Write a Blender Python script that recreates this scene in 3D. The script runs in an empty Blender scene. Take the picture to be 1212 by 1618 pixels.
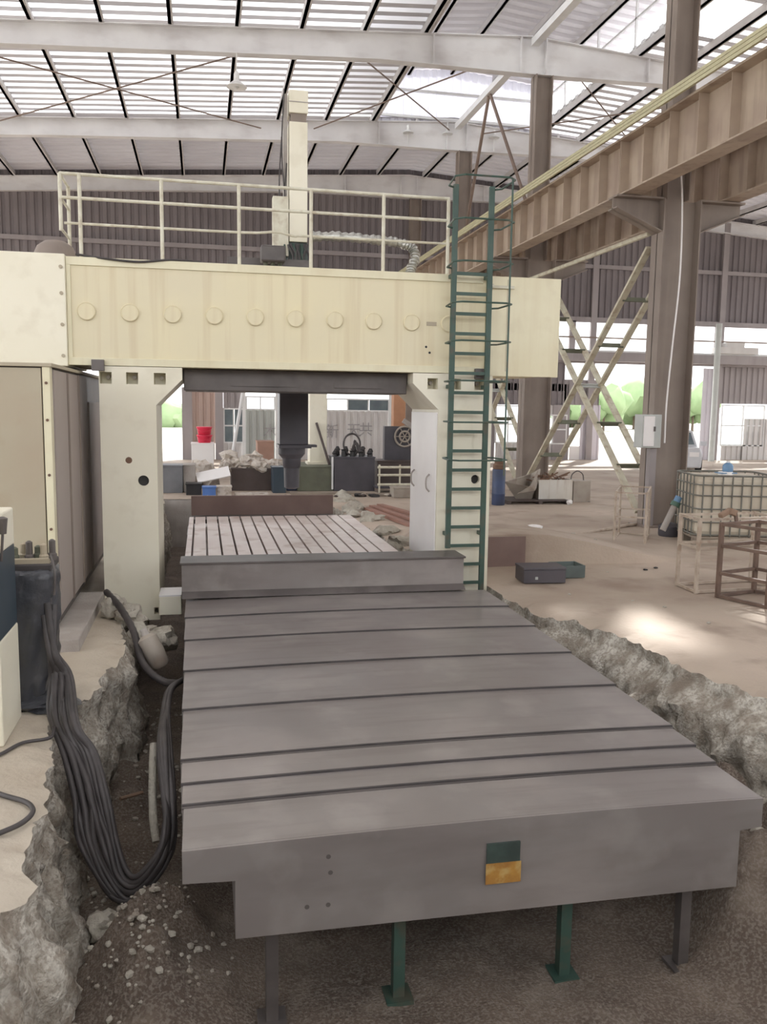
import bpy, bmesh, math, random
from mathutils import Vector, Matrix, noise
random.seed(7)
PI = math.pi
scene = bpy.context.scene
COL = scene.collection

# ------------------------------------------------------------------ camera
F_PX, CX, CY, CAM_H = 1345.0, 606.0, 809.0, 2.0
_v1 = Vector((320 - CX, 638 - CY, F_PX)).normalized()
_v2 = Vector((6930 - CX, 730 - CY, F_PX)); _v2 = (_v2 - _v1 * _v1.dot(_v2)).normalized()
_dn = _v1.cross(_v2)
if _dn.y < 0: _dn = -_dn
RW = Matrix((_v2, _v1, -_dn))           # world axes as rows in camera space (x right, y down, z forward)
CAMPOS = Vector((0, 0, CAM_H))
cam_data = bpy.data.cameras.new('camera'); cam = bpy.data.objects.new('camera', cam_data); COL.objects.link(cam)
right, up, back = RW.col[0], -RW.col[1], -RW.col[2]
m = Matrix.Identity(4)
for i in range(3):
    m[i][0], m[i][1], m[i][2], m[i][3] = right[i], up[i], back[i], CAMPOS[i]
cam.matrix_world = m
cam_data.sensor_fit = 'AUTO'; cam_data.sensor_width = 36.0; cam_data.lens = F_PX / 1618.0 * 36.0
cam_data.clip_end = 500
scene.camera = cam

# ------------------------------------------------------------------ world, exposure
w = bpy.data.worlds.new('overcast_sky'); scene.world = w; w.use_nodes = True
bg = w.node_tree.nodes['Background']
bg.inputs[0].default_value = (0.97, 0.985, 1.0, 1); bg.inputs[1].default_value = 1.0
vs = scene.view_settings
vs.view_transform = 'Standard'; vs.look = 'None'; vs.gamma = 1.0; vs.use_curve_mapping = False
vs.exposure = 1.75
sun_d = bpy.data.lights.new('sun_offscreen', 'SUN'); sun_d.energy = 2.4; sun_d.angle = math.radians(2.6); sun_d.color = (1, .985, .96)
sun = bpy.data.objects.new('sun_offscreen', sun_d); COL.objects.link(sun); sun.location = (20, 40, 30)
sun.rotation_euler = Vector((-6.6, -9.9, -10.0)).to_track_quat('-Z', 'Y').to_euler()
scene.cycles.max_bounces = 8; scene.cycles.diffuse_bounces = 5

def ray(px, py): return RW @ Vector((px - CX, py - CY, F_PX))
def PY(px, py, Y): d = ray(px, py); return CAMPOS + d * (Y / d.y)
def PZ(px, py, z=0.0): d = ray(px, py); return CAMPOS + d * ((z - CAM_H) / d.z)
def PX(px, py, X): d = ray(px, py); return CAMPOS + d * (X / d.x)

# ------------------------------------------------------------------ materials
def M(name, c1, c2=None, rough=.6, metal=0.0, scale=3.0, lo=.35, hi=.65, streak=None, sscale=(14, 14, .7), samt=.5,
      bump=0.0, bscale=40, rv=None, fine=None, c3=None, trans=0.0, spots=None, spscale=9, spamt=.6):
    mt = bpy.data.materials.new(name); mt.use_nodes = True
    nt = mt.node_tree; N = nt.nodes; L = nt.links
    bs = N['Principled BSDF']; out = N['Material Output']
    bs.inputs['Roughness'].default_value = rough; bs.inputs['Metallic'].default_value = metal
    col = None
    tc = N.new('ShaderNodeTexCoord')
    if c2 is None: c2 = tuple(v * .82 for v in c1)
    n1 = N.new('ShaderNodeTexNoise'); n1.inputs['Scale'].default_value = scale; n1.inputs['Detail'].default_value = 7
    L.new(tc.outputs['Object'], n1.inputs['Vector'])
    r1 = N.new('ShaderNodeValToRGB'); L.new(n1.outputs['Fac'], r1.inputs['Fac'])
    r1.color_ramp.elements[0].position = lo; r1.color_ramp.elements[0].color = (*c1, 1)
    r1.color_ramp.elements[1].position = hi; r1.color_ramp.elements[1].color = (*c2, 1)
    if c3:
        e = r1.color_ramp.elements.new((lo + hi) / 2); e.color = (*c3, 1)
    col = r1.outputs['Color']
    def mixin(fac_out, colour, amt, p0, p1):
        nonlocal col
        rr = N.new('ShaderNodeValToRGB'); L.new(fac_out, rr.inputs['Fac'])
        rr.color_ramp.elements[0].position = p0; rr.color_ramp.elements[0].color = (0, 0, 0, 1)
        rr.color_ramp.elements[1].position = p1; rr.color_ramp.elements[1].color = (amt, amt, amt, 1)
        mx = N.new('ShaderNodeMixRGB'); L.new(rr.outputs['Color'], mx.inputs['Fac']); L.new(col, mx.inputs['Color1'])
        mx.inputs['Color2'].default_value = (*colour, 1); col = mx.outputs['Color']
    if streak:
        mp = N.new('ShaderNodeMapping'); mp.inputs['Scale'].default_value = sscale; L.new(tc.outputs['Object'], mp.inputs['Vector'])
        n2 = N.new('ShaderNodeTexNoise'); n2.inputs['Scale'].default_value = 1; n2.inputs['Detail'].default_value = 5
        L.new(mp.outputs['Vector'], n2.inputs['Vector']); mixin(n2.outputs['Fac'], streak, samt, .5, .72)
    if spots:
        n3 = N.new('ShaderNodeTexNoise'); n3.inputs['Scale'].default_value = spscale; n3.inputs['Detail'].default_value = 9
        L.new(tc.outputs['Object'], n3.inputs['Vector']); mixin(n3.outputs['Fac'], spots, spamt, .54, .68)
    if fine:
        n6 = N.new('ShaderNodeTexNoise'); n6.inputs['Scale'].default_value = fine[1]; n6.inputs['Detail'].default_value = 4
        L.new(tc.outputs['Object'], n6.inputs['Vector']); mixin(n6.outputs['Fac'], fine[0], fine[2], .46, .6)
    L.new(col, bs.inputs['Base Color'])
    if bump:
        n4 = N.new('ShaderNodeTexNoise'); n4.inputs['Scale'].default_value = bscale; n4.inputs['Detail'].default_value = 8
        L.new(tc.outputs['Object'], n4.inputs['Vector'])
        b = N.new('ShaderNodeBump'); b.inputs['Strength'].default_value = bump; b.inputs['Distance'].default_value = .03
        L.new(n4.outputs['Fac'], b.inputs['Height']); L.new(b.outputs['Normal'], bs.inputs['Normal'])
    if rv:
        n5 = N.new('ShaderNodeTexNoise'); n5.inputs['Scale'].default_value = 2.3; n5.inputs['Detail'].default_value = 6
        L.new(tc.outputs['Object'], n5.inputs['Vector'])
        mr = N.new('ShaderNodeMapRange'); mr.inputs[1].default_value = .2; mr.inputs[2].default_value = .8
        mr.inputs[3].default_value = rv[0]; mr.inputs[4].default_value = rv[1]
        L.new(n5.outputs['Fac'], mr.inputs[0]); L.new(mr.outputs[0], bs.inputs['Roughness'])
    if trans:
        tr = N.new('ShaderNodeBsdfTranslucent'); L.new(col, tr.inputs['Color'])
        mx = N.new('ShaderNodeMixShader'); mx.inputs[0].default_value = trans
        L.new(bs.outputs[0], mx.inputs[1]); L.new(tr.outputs[0], mx.inputs[2]); L.new(mx.outputs[0], out.inputs['Surface'])
    return mt

MT = {}
def defm(name, *a, **k): MT[name] = M(name, *a, **k)
defm('cream', (.80, .755, .56), (.74, .68, .48), rough=.45, scale=1.4, streak=(.62, .52, .34), sscale=(9, 9, .5), samt=.30, spots=(.6, .52, .36), spscale=5, spamt=.2)
defm('cream_light', (.87, .83, .69), (.82, .775, .625), rough=.45, scale=1.2, spots=(.62, .56, .42), spscale=4, spamt=.25)
defm('cream_yellow', (.79, .71, .48), (.74, .67, .48), rough=.45, scale=.8, streak=(.58, .46, .28), sscale=(11, 11, .45), samt=.42)
defm('tan_paint', (.43, .36, .265), (.46, .415, .31), rough=.5, scale=1.2, spots=(.38, .28, .18), spscale=3, spamt=.35)
defm('white_paint', (.86, .84, .83), (.82, .79, .78), rough=.4, scale=2)
defm('side_panel', (.39, .335, .31), (.36, .305, .28), rough=.45, scale=1.2)
defm('black', (.018, .017, .018), (.03, .028, .028), rough=.5)
defm('dark_steel', (.105, .092, .088), (.15, .132, .125), rough=.42, metal=.25, scale=2.5, spots=(.07, .06, .056), spscale=4, spamt=.5)
defm('cover_steel', (.24, .212, .203), (.315, .282, .268), rough=.33, rv=(.30, .42), metal=.25, scale=1.3, c3=(.26, .235, .225), spots=(.37, .34, .32), spscale=2.2, spamt=.5, streak=(.17, .145, .135), sscale=(1.2, 9, 5), samt=.5)
defm('table_steel', (.66, .56, .52), (.75, .68, .64), rough=.4, metal=.3, scale=2.5, spots=(.42, .29, .23), spscale=3.5, spamt=.6)
defm('plate_brown', (.17, .11, .095), (.22, .15, .13), rough=.6, scale=2)
defm('green_paint', (.04, .078, .062), (.055, .10, .08), rough=.45, scale=3, spots=(.11, .085, .06), spscale=7, spamt=.6)
defm('rail_paint', (.72, .70, .58), (.58, .54, .42), rough=.5, scale=8, spots=(.35, .25, .16), spscale=10, spamt=.4)
defm('roof_sheet', (.62, .60, .615), (.54, .515, .53), rough=.38, metal=.1, scale=.35, trans=.05)
defm('roof_rib', (.86, .86, .87), (.78, .77, .79), rough=.38, scale=.5, trans=.34)
defm('skylight', (.78, .78, .84), (.70, .70, .77), rough=.4, scale=2, trans=.24)
defm('steel_grey', (.78, .775, .78), (.70, .69, .70), rough=.5, scale=1.2, streak=(.45, .41, .40), sscale=(1.2, 3, 3), samt=.4)
defm('purlin', (.66, .64, .63), (.56, .54, .53), rough=.55, scale=2)
defm('column_steel', (.29, .24, .205), (.23, .185, .16), rough=.6, scale=1.4, streak=(.33, .27, .22), sscale=(8, 8, .5), samt=.5)
defm('girder_web', (.50, .41, .32), (.38, .295, .235), rough=.65, scale=1.3, streak=(.25, .18, .14), sscale=(6, 6, .6), samt=.6)
defm('girder_rib', (.24, .175, .14), (.18, .13, .105), rough=.65, scale=3)
defm('bus_bar', (.58, .56, .36), (.50, .46, .30), rough=.5, scale=5)
defm('brace_paint', (.62, .60, .47), (.50, .45, .34), rough=.5, scale=4, spots=(.32, .23, .15), spscale=8, spamt=.5)
defm('wall_sheet', (.175, .152, .157), (.215, .188, .192), rough=.6, scale=.6, streak=(.25, .22, .225), sscale=(3, 3, .3), samt=.4)
defm('wall_pale', (.62, .60, .58), (.54, .51, .50), rough=.5, scale=.8, streak=(.44, .40, .38), sscale=(4, 4, .3), samt=.4)
defm('wall_greyg', (.44, .46, .43), (.38, .39, .37), rough=.5, scale=.8)
defm('wall_pink', (.46, .34, .29), (.40, .29, .25), rough=.55, scale=.8, streak=(.30, .24, .22), sscale=(5, 5, .3), samt=.5)
defm('wall_lilac', (.66, .63, .68), (.60, .57, .62), rough=.5, scale=.8)
defm('wall_mid', (.34, .305, .305), (.28, .25, .25), rough=.55, scale=.7, streak=(.22, .19, .19), sscale=(4, 4, .3), samt=.4)
defm('frame_white', (.74, .74, .73), (.66, .66, .66), rough=.45)
defm('clear_glass', (.9, .92, .93), rough=.05)
defm('window_dark', (.13, .16, .18), (.17, .21, .22), rough=.15)
defm('paint_mark', (.36, .34, .34), rough=.7)
defm('orange_paint', (.55, .28, .15), (.45, .22, .12), rough=.55)
defm('floor_right', (.52, .425, .345), (.33, .25, .195), rough=.8, scale=.55, lo=.3, hi=.7, c3=(.43, .355, .285), spots=(.27, .20, .155), spscale=1.4, spamt=.6, bump=.25, bscale=25)
defm('floor_left', (.54, .48, .395), (.45, .385, .305), rough=.85, scale=1.2, spots=(.38, .31, .24), spscale=3.5, spamt=.5, bump=.3, bscale=30)
defm('broken_concrete', (.66, .625, .555), (.37, .325, .27), rough=.95, scale=9, lo=.38, hi=.62, c3=(.50, .46, .395), spots=(.19, .145, .11), spscale=2.6, spamt=.6, fine=((.26, .215, .17), 40, .6), bump=.7, bscale=62)
defm('soil', (.165, .125, .095), (.105, .078, .06), rough=.95, scale=2.2, spots=(.30, .25, .20), spscale=3.5, spamt=.45, fine=((.34, .30, .26), 60, .38), bump=.6, bscale=80)
defm('stone', (.50, .47, .40), (.36, .32, .27), rough=.95, scale=6, spots=(.22, .17, .13), spscale=5, spamt=.5, bump=.8, bscale=30)
defm('concrete', (.46, .43, .40), (.38, .34, .31), rough=.9, scale=4, bump=.4, bscale=50)
defm('rubber', (.048, .042, .042), (.075, .066, .066), rough=.5, scale=6)
defm('plastic_black', (.05, .052, .06), (.075, .077, .088), rough=.3, scale=4, bump=.5, bscale=9)
defm('navy', (.035, .055, .075), (.05, .07, .09), rough=.4)
defm('navy_blue', (.05, .075, .16), (.04, .05, .09), rough=.5)
defm('foil', (.55, .55, .51), (.38, .37, .34), rough=.3, metal=.7, scale=20)
defm('lamp_white', (.85, .85, .84), rough=.4)
defm('box_dark', (.07, .062, .072), (.095, .085, .095), rough=.5)
defm('teal_dark', (.13, .165, .155), (.10, .12, .115), rough=.5)
defm('name_green', (.05, .075, .065), (.035, .05, .045), rough=.5, scale=12)
defm('name_orange', (.42, .22, .045), (.27, .12, .03), rough=.6, scale=10, spots=(.50, .36, .14), spscale=14, spamt=.7)
defm('tank_white', (.66, .60, .49), (.58, .50, .39), rough=.5, scale=1.5, trans=.1)
defm('cage_steel', (.20, .20, .175), (.15, .14, .12), rough=.5, metal=.2, scale=5)
defm('pallet', (.33, .28, .22), (.25, .20, .16), rough=.8)
defm('blue_plastic', (.16, .30, .46), (.13, .24, .40), rough=.4)
defm('stand_pale', (.52, .44, .36), (.40, .32, .25), rough=.6, scale=6, spots=(.27, .18, .12), spscale=9, spamt=.6)
defm('stand_brown', (.13, .085, .065), (.19, .125, .095), rough=.6, scale=6)
defm('wood', (.30, .20, .14), (.20, .13, .09), rough=.8, scale=4)
defm('plank_red', (.33, .175, .13), (.25, .14, .11), rough=.8, scale=3)
defm('hopper', (.40, .355, .30), (.32, .275, .235), rough=.6, scale=3, spots=(.25, .18, .13), spscale=4, spamt=.5)
defm('scrap_white', (.74, .715, .66), (.66, .62, .54), rough=.5, scale=2, streak=(.30, .18, .10), sscale=(7, 7, .6), samt=.6)
defm('rust', (.22, .125, .08), (.15, .09, .06), rough=.8, scale=6)
defm('grey_bin', (.20, .205, .22), (.16, .165, .18), rough=.5)
defm('red', (.75, .035, .09), (.65, .03, .07), rough=.4)
defm('rag', (.58, .52, .45), (.42, .35, .28), rough=.9, scale=7, c3=(.62, .57, .52), spots=(.2, .15, .12), spscale=6, spamt=.5)
defm('brown_bin', (.10, .075, .068), (.075, .055, .05), rough=.6)
defm('cardboard', (.42, .26, .20), (.36, .22, .17), rough=.85)
defm('green_block', (.17, .18, .13), (.13, .135, .10), rough=.8)
defm('tank_dark', (.085, .08, .095), (.065, .06, .07), rough=.45)
defm('blue_box', (.10, .21, .52), (.08, .17, .45), rough=.5)
defm('leaf', (.20, .29, .14), (.27, .36, .19), rough=.8, scale=.5)
defm('bark', (.15, .11, .08), rough=.9)
defm('ground_out', (.55, .52, .48), (.48, .45, .40), rough=.9, scale=.3)
defm('car_paint', (.62, .63, .65), (.56, .57, .6), rough=.3)
defm('tyre', (.03, .03, .03), rough=.7)
defm('elec_grey', (.50, .52, .50), (.44, .46, .44), rough=.45)
defm('green_valve', (.08, .17, .12), (.06, .12, .09), rough=.5)

_nt = MT['clear_glass'].node_tree; _tr = _nt.nodes.new('ShaderNodeBsdfTransparent'); _gl = _nt.nodes.new('ShaderNodeBsdfGlossy'); _gl.inputs['Roughness'].default_value = .03
_mx = _nt.nodes.new('ShaderNodeMixShader'); _mx.inputs[0].default_value = .08; _tr.inputs[0].default_value = (.93, .95, .95, 1)
_nt.links.new(_tr.outputs[0], _mx.inputs[1]); _nt.links.new(_gl.outputs[0], _mx.inputs[2]); _nt.links.new(_mx.outputs[0], _nt.nodes['Material Output'].inputs['Surface'])
# ------------------------------------------------------------------ mesh helpers
class MB:
    def __init__(s): s.v = []; s.f = []
    def add(s, vs, fs):
        o = len(s.v); s.v += [Vector(q) for q in vs]; s.f += [tuple(i + o for i in f) for f in fs]; return s
    def box(s, x0, x1, y0, y1, z0, z1):
        return s.add([(x0, y0, z0), (x1, y0, z0), (x1, y1, z0), (x0, y1, z0), (x0, y0, z1), (x1, y0, z1), (x1, y1, z1), (x0, y1, z1)],
                     [(0, 3, 2, 1), (4, 5, 6, 7), (0, 1, 5, 4), (1, 2, 6, 5), (2, 3, 7, 6), (3, 0, 4, 7)])
    def obox(s, c, size, mat=None):
        a, b, d = [q / 2 for q in size]; t = MB().box(-a, a, -b, b, -d, d); R = mat or Matrix.Identity(3)
        return s.add([R @ q + Vector(c) for q in t.v], t.f)
    def bar(s, p, q, wd, ht, ref=(0, 0, 1)):
        p = Vector(p); q = Vector(q); d = (q - p); n = d.normalized(); r = Vector(ref)
        if abs(n.dot(r)) > .98: r = Vector((0, 1, 0))
        a = n.cross(r).normalized() * wd / 2; b = a.cross(n).normalized() * ht / 2
        vs = [p - a - b, p + a - b, p + a + b, p - a + b, q - a - b, q + a - b, q + a + b, q - a + b]
        return s.add(vs, [(0, 1, 2, 3), (7, 6, 5, 4), (0, 4, 5, 1), (1, 5, 6, 2), (2, 6, 7, 3), (3, 7, 4, 0)])
    def tube(s, pts, r, n=8, closed=False):
        pts = [Vector(p) for p in pts]; k = len(pts); rings = []; prev = None
        for i, p in enumerate(pts):
            if closed: t = pts[(i + 1) % k] - pts[i - 1]
            else: t = pts[min(i + 1, k - 1)] - pts[max(i - 1, 0)]
            t.normalize()
            if prev is None:
                ref = Vector((0, 0, 1)) if abs(t.z) < .9 else Vector((1, 0, 0)); a = t.cross(ref).normalized()
            else:
                a = (prev - t * prev.dot(t))
                a = a.normalized() if a.length > 1e-6 else t.cross(Vector((0, 0, 1))).normalized()
            prev = a; b = t.cross(a); rr = r[i] if isinstance(r, (list, tuple)) else r
            rings.append([p + (a * math.cos(2 * PI * j / n) + b * math.sin(2 * PI * j / n)) * rr for j in range(n)])
        vs = [q for R in rings for q in R]; fs = []
        for i in range(k if closed else k - 1):
            i2 = (i + 1) % k
            for j in range(n): fs.append((i * n + j, i * n + (j + 1) % n, i2 * n + (j + 1) % n, i2 * n + j))
        if not closed:
            fs.append(tuple(range(n - 1, -1, -1))); fs.append(tuple(range((k - 1) * n, k * n)))
        return s.add(vs, fs)
    def lathe(s, c, prof, n=20, axis='z'):
        vs = []; c = Vector(c)
        for (r, h) in prof:
            for j in range(n):
                a = 2 * PI * j / n; u, v_ = r * math.cos(a), r * math.sin(a)
                vs.append(c + (Vector((u, v_, h)) if axis == 'z' else Vector((u, h, v_)) if axis == 'y' else Vector((h, u, v_))))
        fs = []
        for i in range(len(prof) - 1):
            for j in range(n):
                q = (i * n + j, i * n + (j + 1) % n, (i + 1) * n + (j + 1) % n, (i + 1) * n + j)
                fs.append(q if axis != 'y' else q[::-1])
        fs.append(tuple(range(n - 1, -1, -1))); fs.append(tuple(range((len(prof) - 1) * n, len(prof) * n)))
        return s.add(vs, fs)
    def prism(s, poly, axis, a0, a1):
        n = len(poly)
        def mk(p, a): return (p[0], a, p[1]) if axis == 'y' else (a, p[0], p[1]) if axis == 'x' else (p[0], p[1], a)
        vs = [mk(p, a0) for p in poly] + [mk(p, a1) for p in poly]
        fs = [tuple(range(n)), tuple(range(2 * n - 1, n - 1, -1))] + [(i, i + n, (i + 1) % n + n, (i + 1) % n) for i in range(n)]
        return s.add(vs, fs)
    def grid(s, rows):
        n = len(rows[0]); vs = [q for r in rows for q in r]
        return s.add(vs, [(i * n + j, i * n + j + 1, (i + 1) * n + j + 1, (i + 1) * n + j) for i in range(len(rows) - 1) for j in range(n - 1)])
    def mats(s, me):
        if hasattr(s, 'mi'):
            me.materials.append(MT[s.mi[0]]); me.materials.append(MT[s.mi[1]]); me.polygons.foreach_set('material_index', s.mi[2])
        return me
    def mesh(s, name, off=Vector((0, 0, 0)), smooth=None, fix=True):
        me = bpy.data.meshes.new(name); me.from_pydata([q - off for q in s.v], [], s.f); 
        if fix:
            bm = bmesh.new(); bm.from_mesh(me); bmesh.ops.recalc_face_normals(bm, faces=bm.faces); bm.to_mesh(me); bm.free()
        me.update()
        if smooth is not None:
            me.polygons.foreach_set('use_smooth', [True] * len(me.polygons)); me.set_sharp_from_angle(angle=math.radians(smooth))
        return s.mats(me)

def link(name, me, mat, parent=None, loc=(0, 0, 0)):
    o = bpy.data.objects.new(name, me); COL.objects.link(o); o.location = loc
    if mat: 
        if len(me.materials) == 0: me.materials.append(MT[mat])
    if parent: o.parent = parent
    return o
def tag(o, label, cat, group=None):
    o['label'] = label; o['category'] = cat
    if group: o['group'] = group
    return o
def bevel(o, wd=.006, seg=2):
    b = o.modifiers.new('edge', 'BEVEL'); b.width = wd; b.segments = seg; b.limit_method = 'ANGLE'; b.angle_limit = math.radians(40); return o
class Thing:
    def __init__(s, name, label, cat, loc, group=None):
        s.loc = Vector(loc); s.o = bpy.data.objects.new(name, None); COL.objects.link(s.o); s.o.location = s.loc
        s.o.empty_display_size = .1; tag(s.o, label, cat, group)
    def part(s, name, mb, mat, parent=None, smooth=None, bev=0, label=None, fix=True):
        o = link(name, mb.mesh(name, s.loc, smooth, fix), mat, parent or s.o)
        if bev: bevel(o, bev)
        if label: o['label'] = label
        return o
def single(name, mb, mat, label, cat, loc=None, group=None, smooth=None, bev=0):
    if loc is None:
        n = len(mb.v); loc = Vector((sum(q.x for q in mb.v) / n, sum(q.y for q in mb.v) / n, min(q.z for q in mb.v)))
    loc = Vector(loc); o = link(name, mb.mesh(name, loc, smooth), mat, None, loc); tag(o, label, cat, group)
    if bev: bevel(o, bev)
    return o
def struct(name, mb, mat, parent=None, smooth=None, fix=True):
    o = link(name, mb.mesh(name, Vector((0, 0, 0)), smooth, fix), mat, parent)
    if parent is None: o['kind'] = 'structure'
    return o
def spline(pts, k=8):
    P = [Vector(p) for p in pts]; P = [2 * P[0] - P[1]] + P + [2 * P[-1] - P[-2]]; out = []
    for i in range(1, len(P) - 2):
        for j in range(k):
            t = j / k; a, b, c, d = P[i - 1:i + 3]
            out.append(.5 * ((2 * b) + (c - a) * t + (2 * a - 5 * b + 4 * c - d) * t * t + (3 * b - a - 3 * c + d) * t ** 3))
    out.append(P[-2]); return out
def fbm(p, o=4, sc=1.0):
    return noise.fractal(Vector(p) * sc, 1.0, 2.0, o)
def plate_holes(outer, holes, y0, y1):
    """flat plate in XZ with real holes, between y0 and y1"""
    cu = bpy.data.curves.new('tmp', 'CURVE'); cu.dimensions = '2D'; cu.fill_mode = 'BOTH'; cu.extrude = abs(y1 - y0) / 2
    for poly in [outer] + holes:
        sp = cu.splines.new('POLY'); sp.points.add(len(poly) - 1); sp.use_cyclic_u = True
        for i, (x, z) in enumerate(poly): sp.points[i].co = (x, z, 0, 1)
    ob = bpy.data.objects.new('tmp', cu); COL.objects.link(ob)
    dg = bpy.context.evaluated_depsgraph_get(); me = bpy.data.meshes.new_from_object(ob.evaluated_get(dg))
    mb = MB(); mb.add([(q.co.x, (y0 + y1) / 2 - q.co.z, q.co.y) for q in me.vertices], [tuple(p.vertices) for p in me.polygons])
    bpy.data.objects.remove(ob); bpy.data.meshes.remove(me); bpy.data.curves.remove(cu)
    return mb
def circ(x, z, r, n=20): return [(x + r * math.cos(2 * PI * i / n), z + r * math.sin(2 * PI * i / n)) for i in range(n)]
def rect(x0, x1, z0, z1): return [(x0, z0), (x1, z0), (x1, z1), (x0, z1)]
def rock(c, r, seed, sub=2, flat=.7, amp=.45):
    bm = bmesh.new(); bmesh.ops.create_icosphere(bm, subdivisions=sub, radius=1)
    mb = MB(); vs = []
    for q in bm.verts:
        d = q.co.normalized(); k = 1 + amp * fbm((d.x + seed * 3.1, d.y + seed * 1.7, d.z), 3, 1.3)
        vs.append(Vector(c) + Vector((d.x * r * k, d.y * r * k, d.z * r * k * flat)))
    idx = [[q.index for q in f.verts] for f in bm.faces]; bm.free()
    return mb.add(vs, idx)
def text_mb(ch, size):
    cu = bpy.data.curves.new('tmp', 'FONT'); cu.body = ch; cu.size = size; cu.align_x = 'CENTER'; cu.extrude = .004
    ob = bpy.data.objects.new('tmp', cu); COL.objects.link(ob)
    dg = bpy.context.evaluated_depsgraph_get(); me = bpy.data.meshes.new_from_object(ob.evaluated_get(dg))
    mb = MB(); mb.add([q.co for q in me.vertices], [tuple(p.vertices) for p in me.polygons])
    bpy.data.objects.remove(ob); bpy.data.meshes.remove(me); bpy.data.curves.remove(cu); return mb

# ================================================================== THE SETTING
def sstep(a, b, x):
    t = max(0, min(1, (x - a) / (b - a))); return t * t * (3 - 2 * t)
def lerp_table(tab, y):
    if y <= tab[0][0]: return tab[0][1]
    for (a, va), (b, vb) in zip(tab, tab[1:]):
        if y <= b: return va + (vb - va) * (y - a) / (b - a)
    return tab[-1][1]
PIT_Y0, PIT_Y1 = 1.2, 18.3
R_EDGE = [(-6, 4.1), (3, 4.05), (4.2, 3.98), (5.13, 3.89), (5.75, 3.74), (6.46, 3.72), (7.05, 3.62), (7.5, 3.42), (7.8, 3.22), (8.6, 3.13), (10.3, 3.13), (11, 2.95), (12.5, 2.75), (14, 2.66), (16, 2.6), (18.3, 2.5)]
L_EDGE = [(-6, -.78), (3.16, -.77), (3.42, -.78), (3.6, -.72), (3.8, -.85), (3.95, -.84), (4.12, -.79), (4.6, -.84), (4.87, -.83), (5.5, -.96), (5.7, -.88), (6.13, -.78), (6.5, -.74), (6.8, -.66), (7.57, -.68), (8.41, -.82), (9, -.9), (18.3, -.8)]
def h_right(x, y):
    if y < 10.1: return 0.0
    k = sstep(10.1, 10.13, y) * (1 - sstep(10.9, 14.0, y)) * (1 - sstep(3.95, 6.6, x)) * sstep(3.0, 3.25, x)
    return .40 * k
def rough_edge(y, side):
    near = 1 if y < 9 else .7
    return near * (.055 * fbm((y * 2.2, side * 7.3, 0), 3) + .03 * fbm((y * 9, side * 3.3, 2), 3))
def edge_x(y, side):
    base = lerp_table(R_EDGE if side > 0 else L_EDGE, y)
    smooth_zone = 1 - (sstep(8.3, 8.7, y) * (1 - sstep(10.2, 10.6, y)) if side > 0 else 0)
    return base + rough_edge(y, side) * smooth_zone
ys = []
y = -6.0
while y < PIT_Y1:
    ys.append(y); y += .6 if y < 2.4 else (.03 if y < 9.2 else .06)
ys += [10.1, 10.115, 10.13, PIT_Y1]; ys = sorted(set(ys))
# right hand floor and left hand floor
offs = [0, .03, .08, .16, .3, .5, .8, 1.2, 1.7, 2.3, 3, 4, 5.5, 7.5, 10, 15.5, 24]
rowsR, rowsL = [], []
for y in ys:
    e = edge_x(y, 1); r = []
    for o in offs:
        x = e + o; z = h_right(x, y) + .012 * fbm((x, y, 4), 3, .8) * min(1, o * 3)
        z -= .05 * max(0, 1 - o / .14) * (.6 + .8 * fbm((x * 6, y * 6, 1), 2)) * (0 if 8.5 < y < 10.4 else 1)
        r.append((x, y, z))
    rowsR.append(r)
    e = edge_x(y, -1); r = []
    for o in offs:
        x = e - o; z = .012 * fbm((x, y, 9), 3, .8) * min(1, o * 3)
        z -= .045 * max(0, 1 - o / .14) * (.6 + .8 * fbm((x * 6, y * 6, 5), 2))
        r.append((x, y, z))
    rowsL.append(r)
struct('floor_right', MB().grid(rowsR), 'floor_right', smooth=50)
struct('floor_left', MB().grid(rowsL), 'floor_left', smooth=50)
mb = MB(); xs_b = [-16.5, -10, -5, -2, -1, 0, 1, 2, 3, 4, 5, 6.5, 8.5, 11, 14, 18.7, 27]; yb = [PIT_Y1, 20, 22, 24, 27, 31.5]
mb.grid([[(x, y, h_right(x, y) if 2.4 < x < 9 and y < 18.4 else 0) for x in xs_b] for y in yb])
struct('floor_back', mb, 'floor_right')
# pit walls: broken concrete faces
def bank(side, mat):
    near, far = [], []
    vs_ = [0, .02, .05, .09, .14, .2, .26, .32, .38, .45, .52, .6, .68, .76, .84, .92, 1]
    yy = [y for y in ys if y >= PIT_Y0 - .1]
    rows = []
    for y in yy:
        e = edge_x(y, side); r = []
        top = (rowsR if side > 0 else rowsL)[ys.index(y)][0][2]
        for v in vs_:
            z = top - v * (1.15 + top)
            amp = (.12 if y < 9 else .07) * min(1, v * 8)
            lean = (.30 if side > 0 else .16) * v ** 1.2
            ledge = .10 * sstep(.1, .18, v) * (1 if side > 0 and 4.6 < y < 7.6 else 0)
            d = lean + ledge + amp * (fbm((y * 1.6, z * 1.9, side * 5), 4) + .6 * fbm((y * 6, z * 6, side * 5), 3) + .28 * fbm((y * 19, z * 19, side * 5), 3))
            if 8.5 < y < 10.4 and side > 0: d = lean * .1
            r.append((e - side * d, y + .05 * min(1, v * 8) * fbm((y * 5, z * 5, 11), 3), z))
        rows.append(r)
    return MB().grid(rows)
struct('wall_pit_right', bank(1, 'broken_concrete'), 'broken_concrete', smooth=60)
struct('wall_pit_left', bank(-1, 'broken_concrete'), 'broken_concrete', smooth=60)
mb = MB(); mb.box(-1.2, 3.2, PIT_Y1, PIT_Y1 + .2, -1.2, -.01); struct('wall_pit_back', mb, 'concrete')
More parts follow.
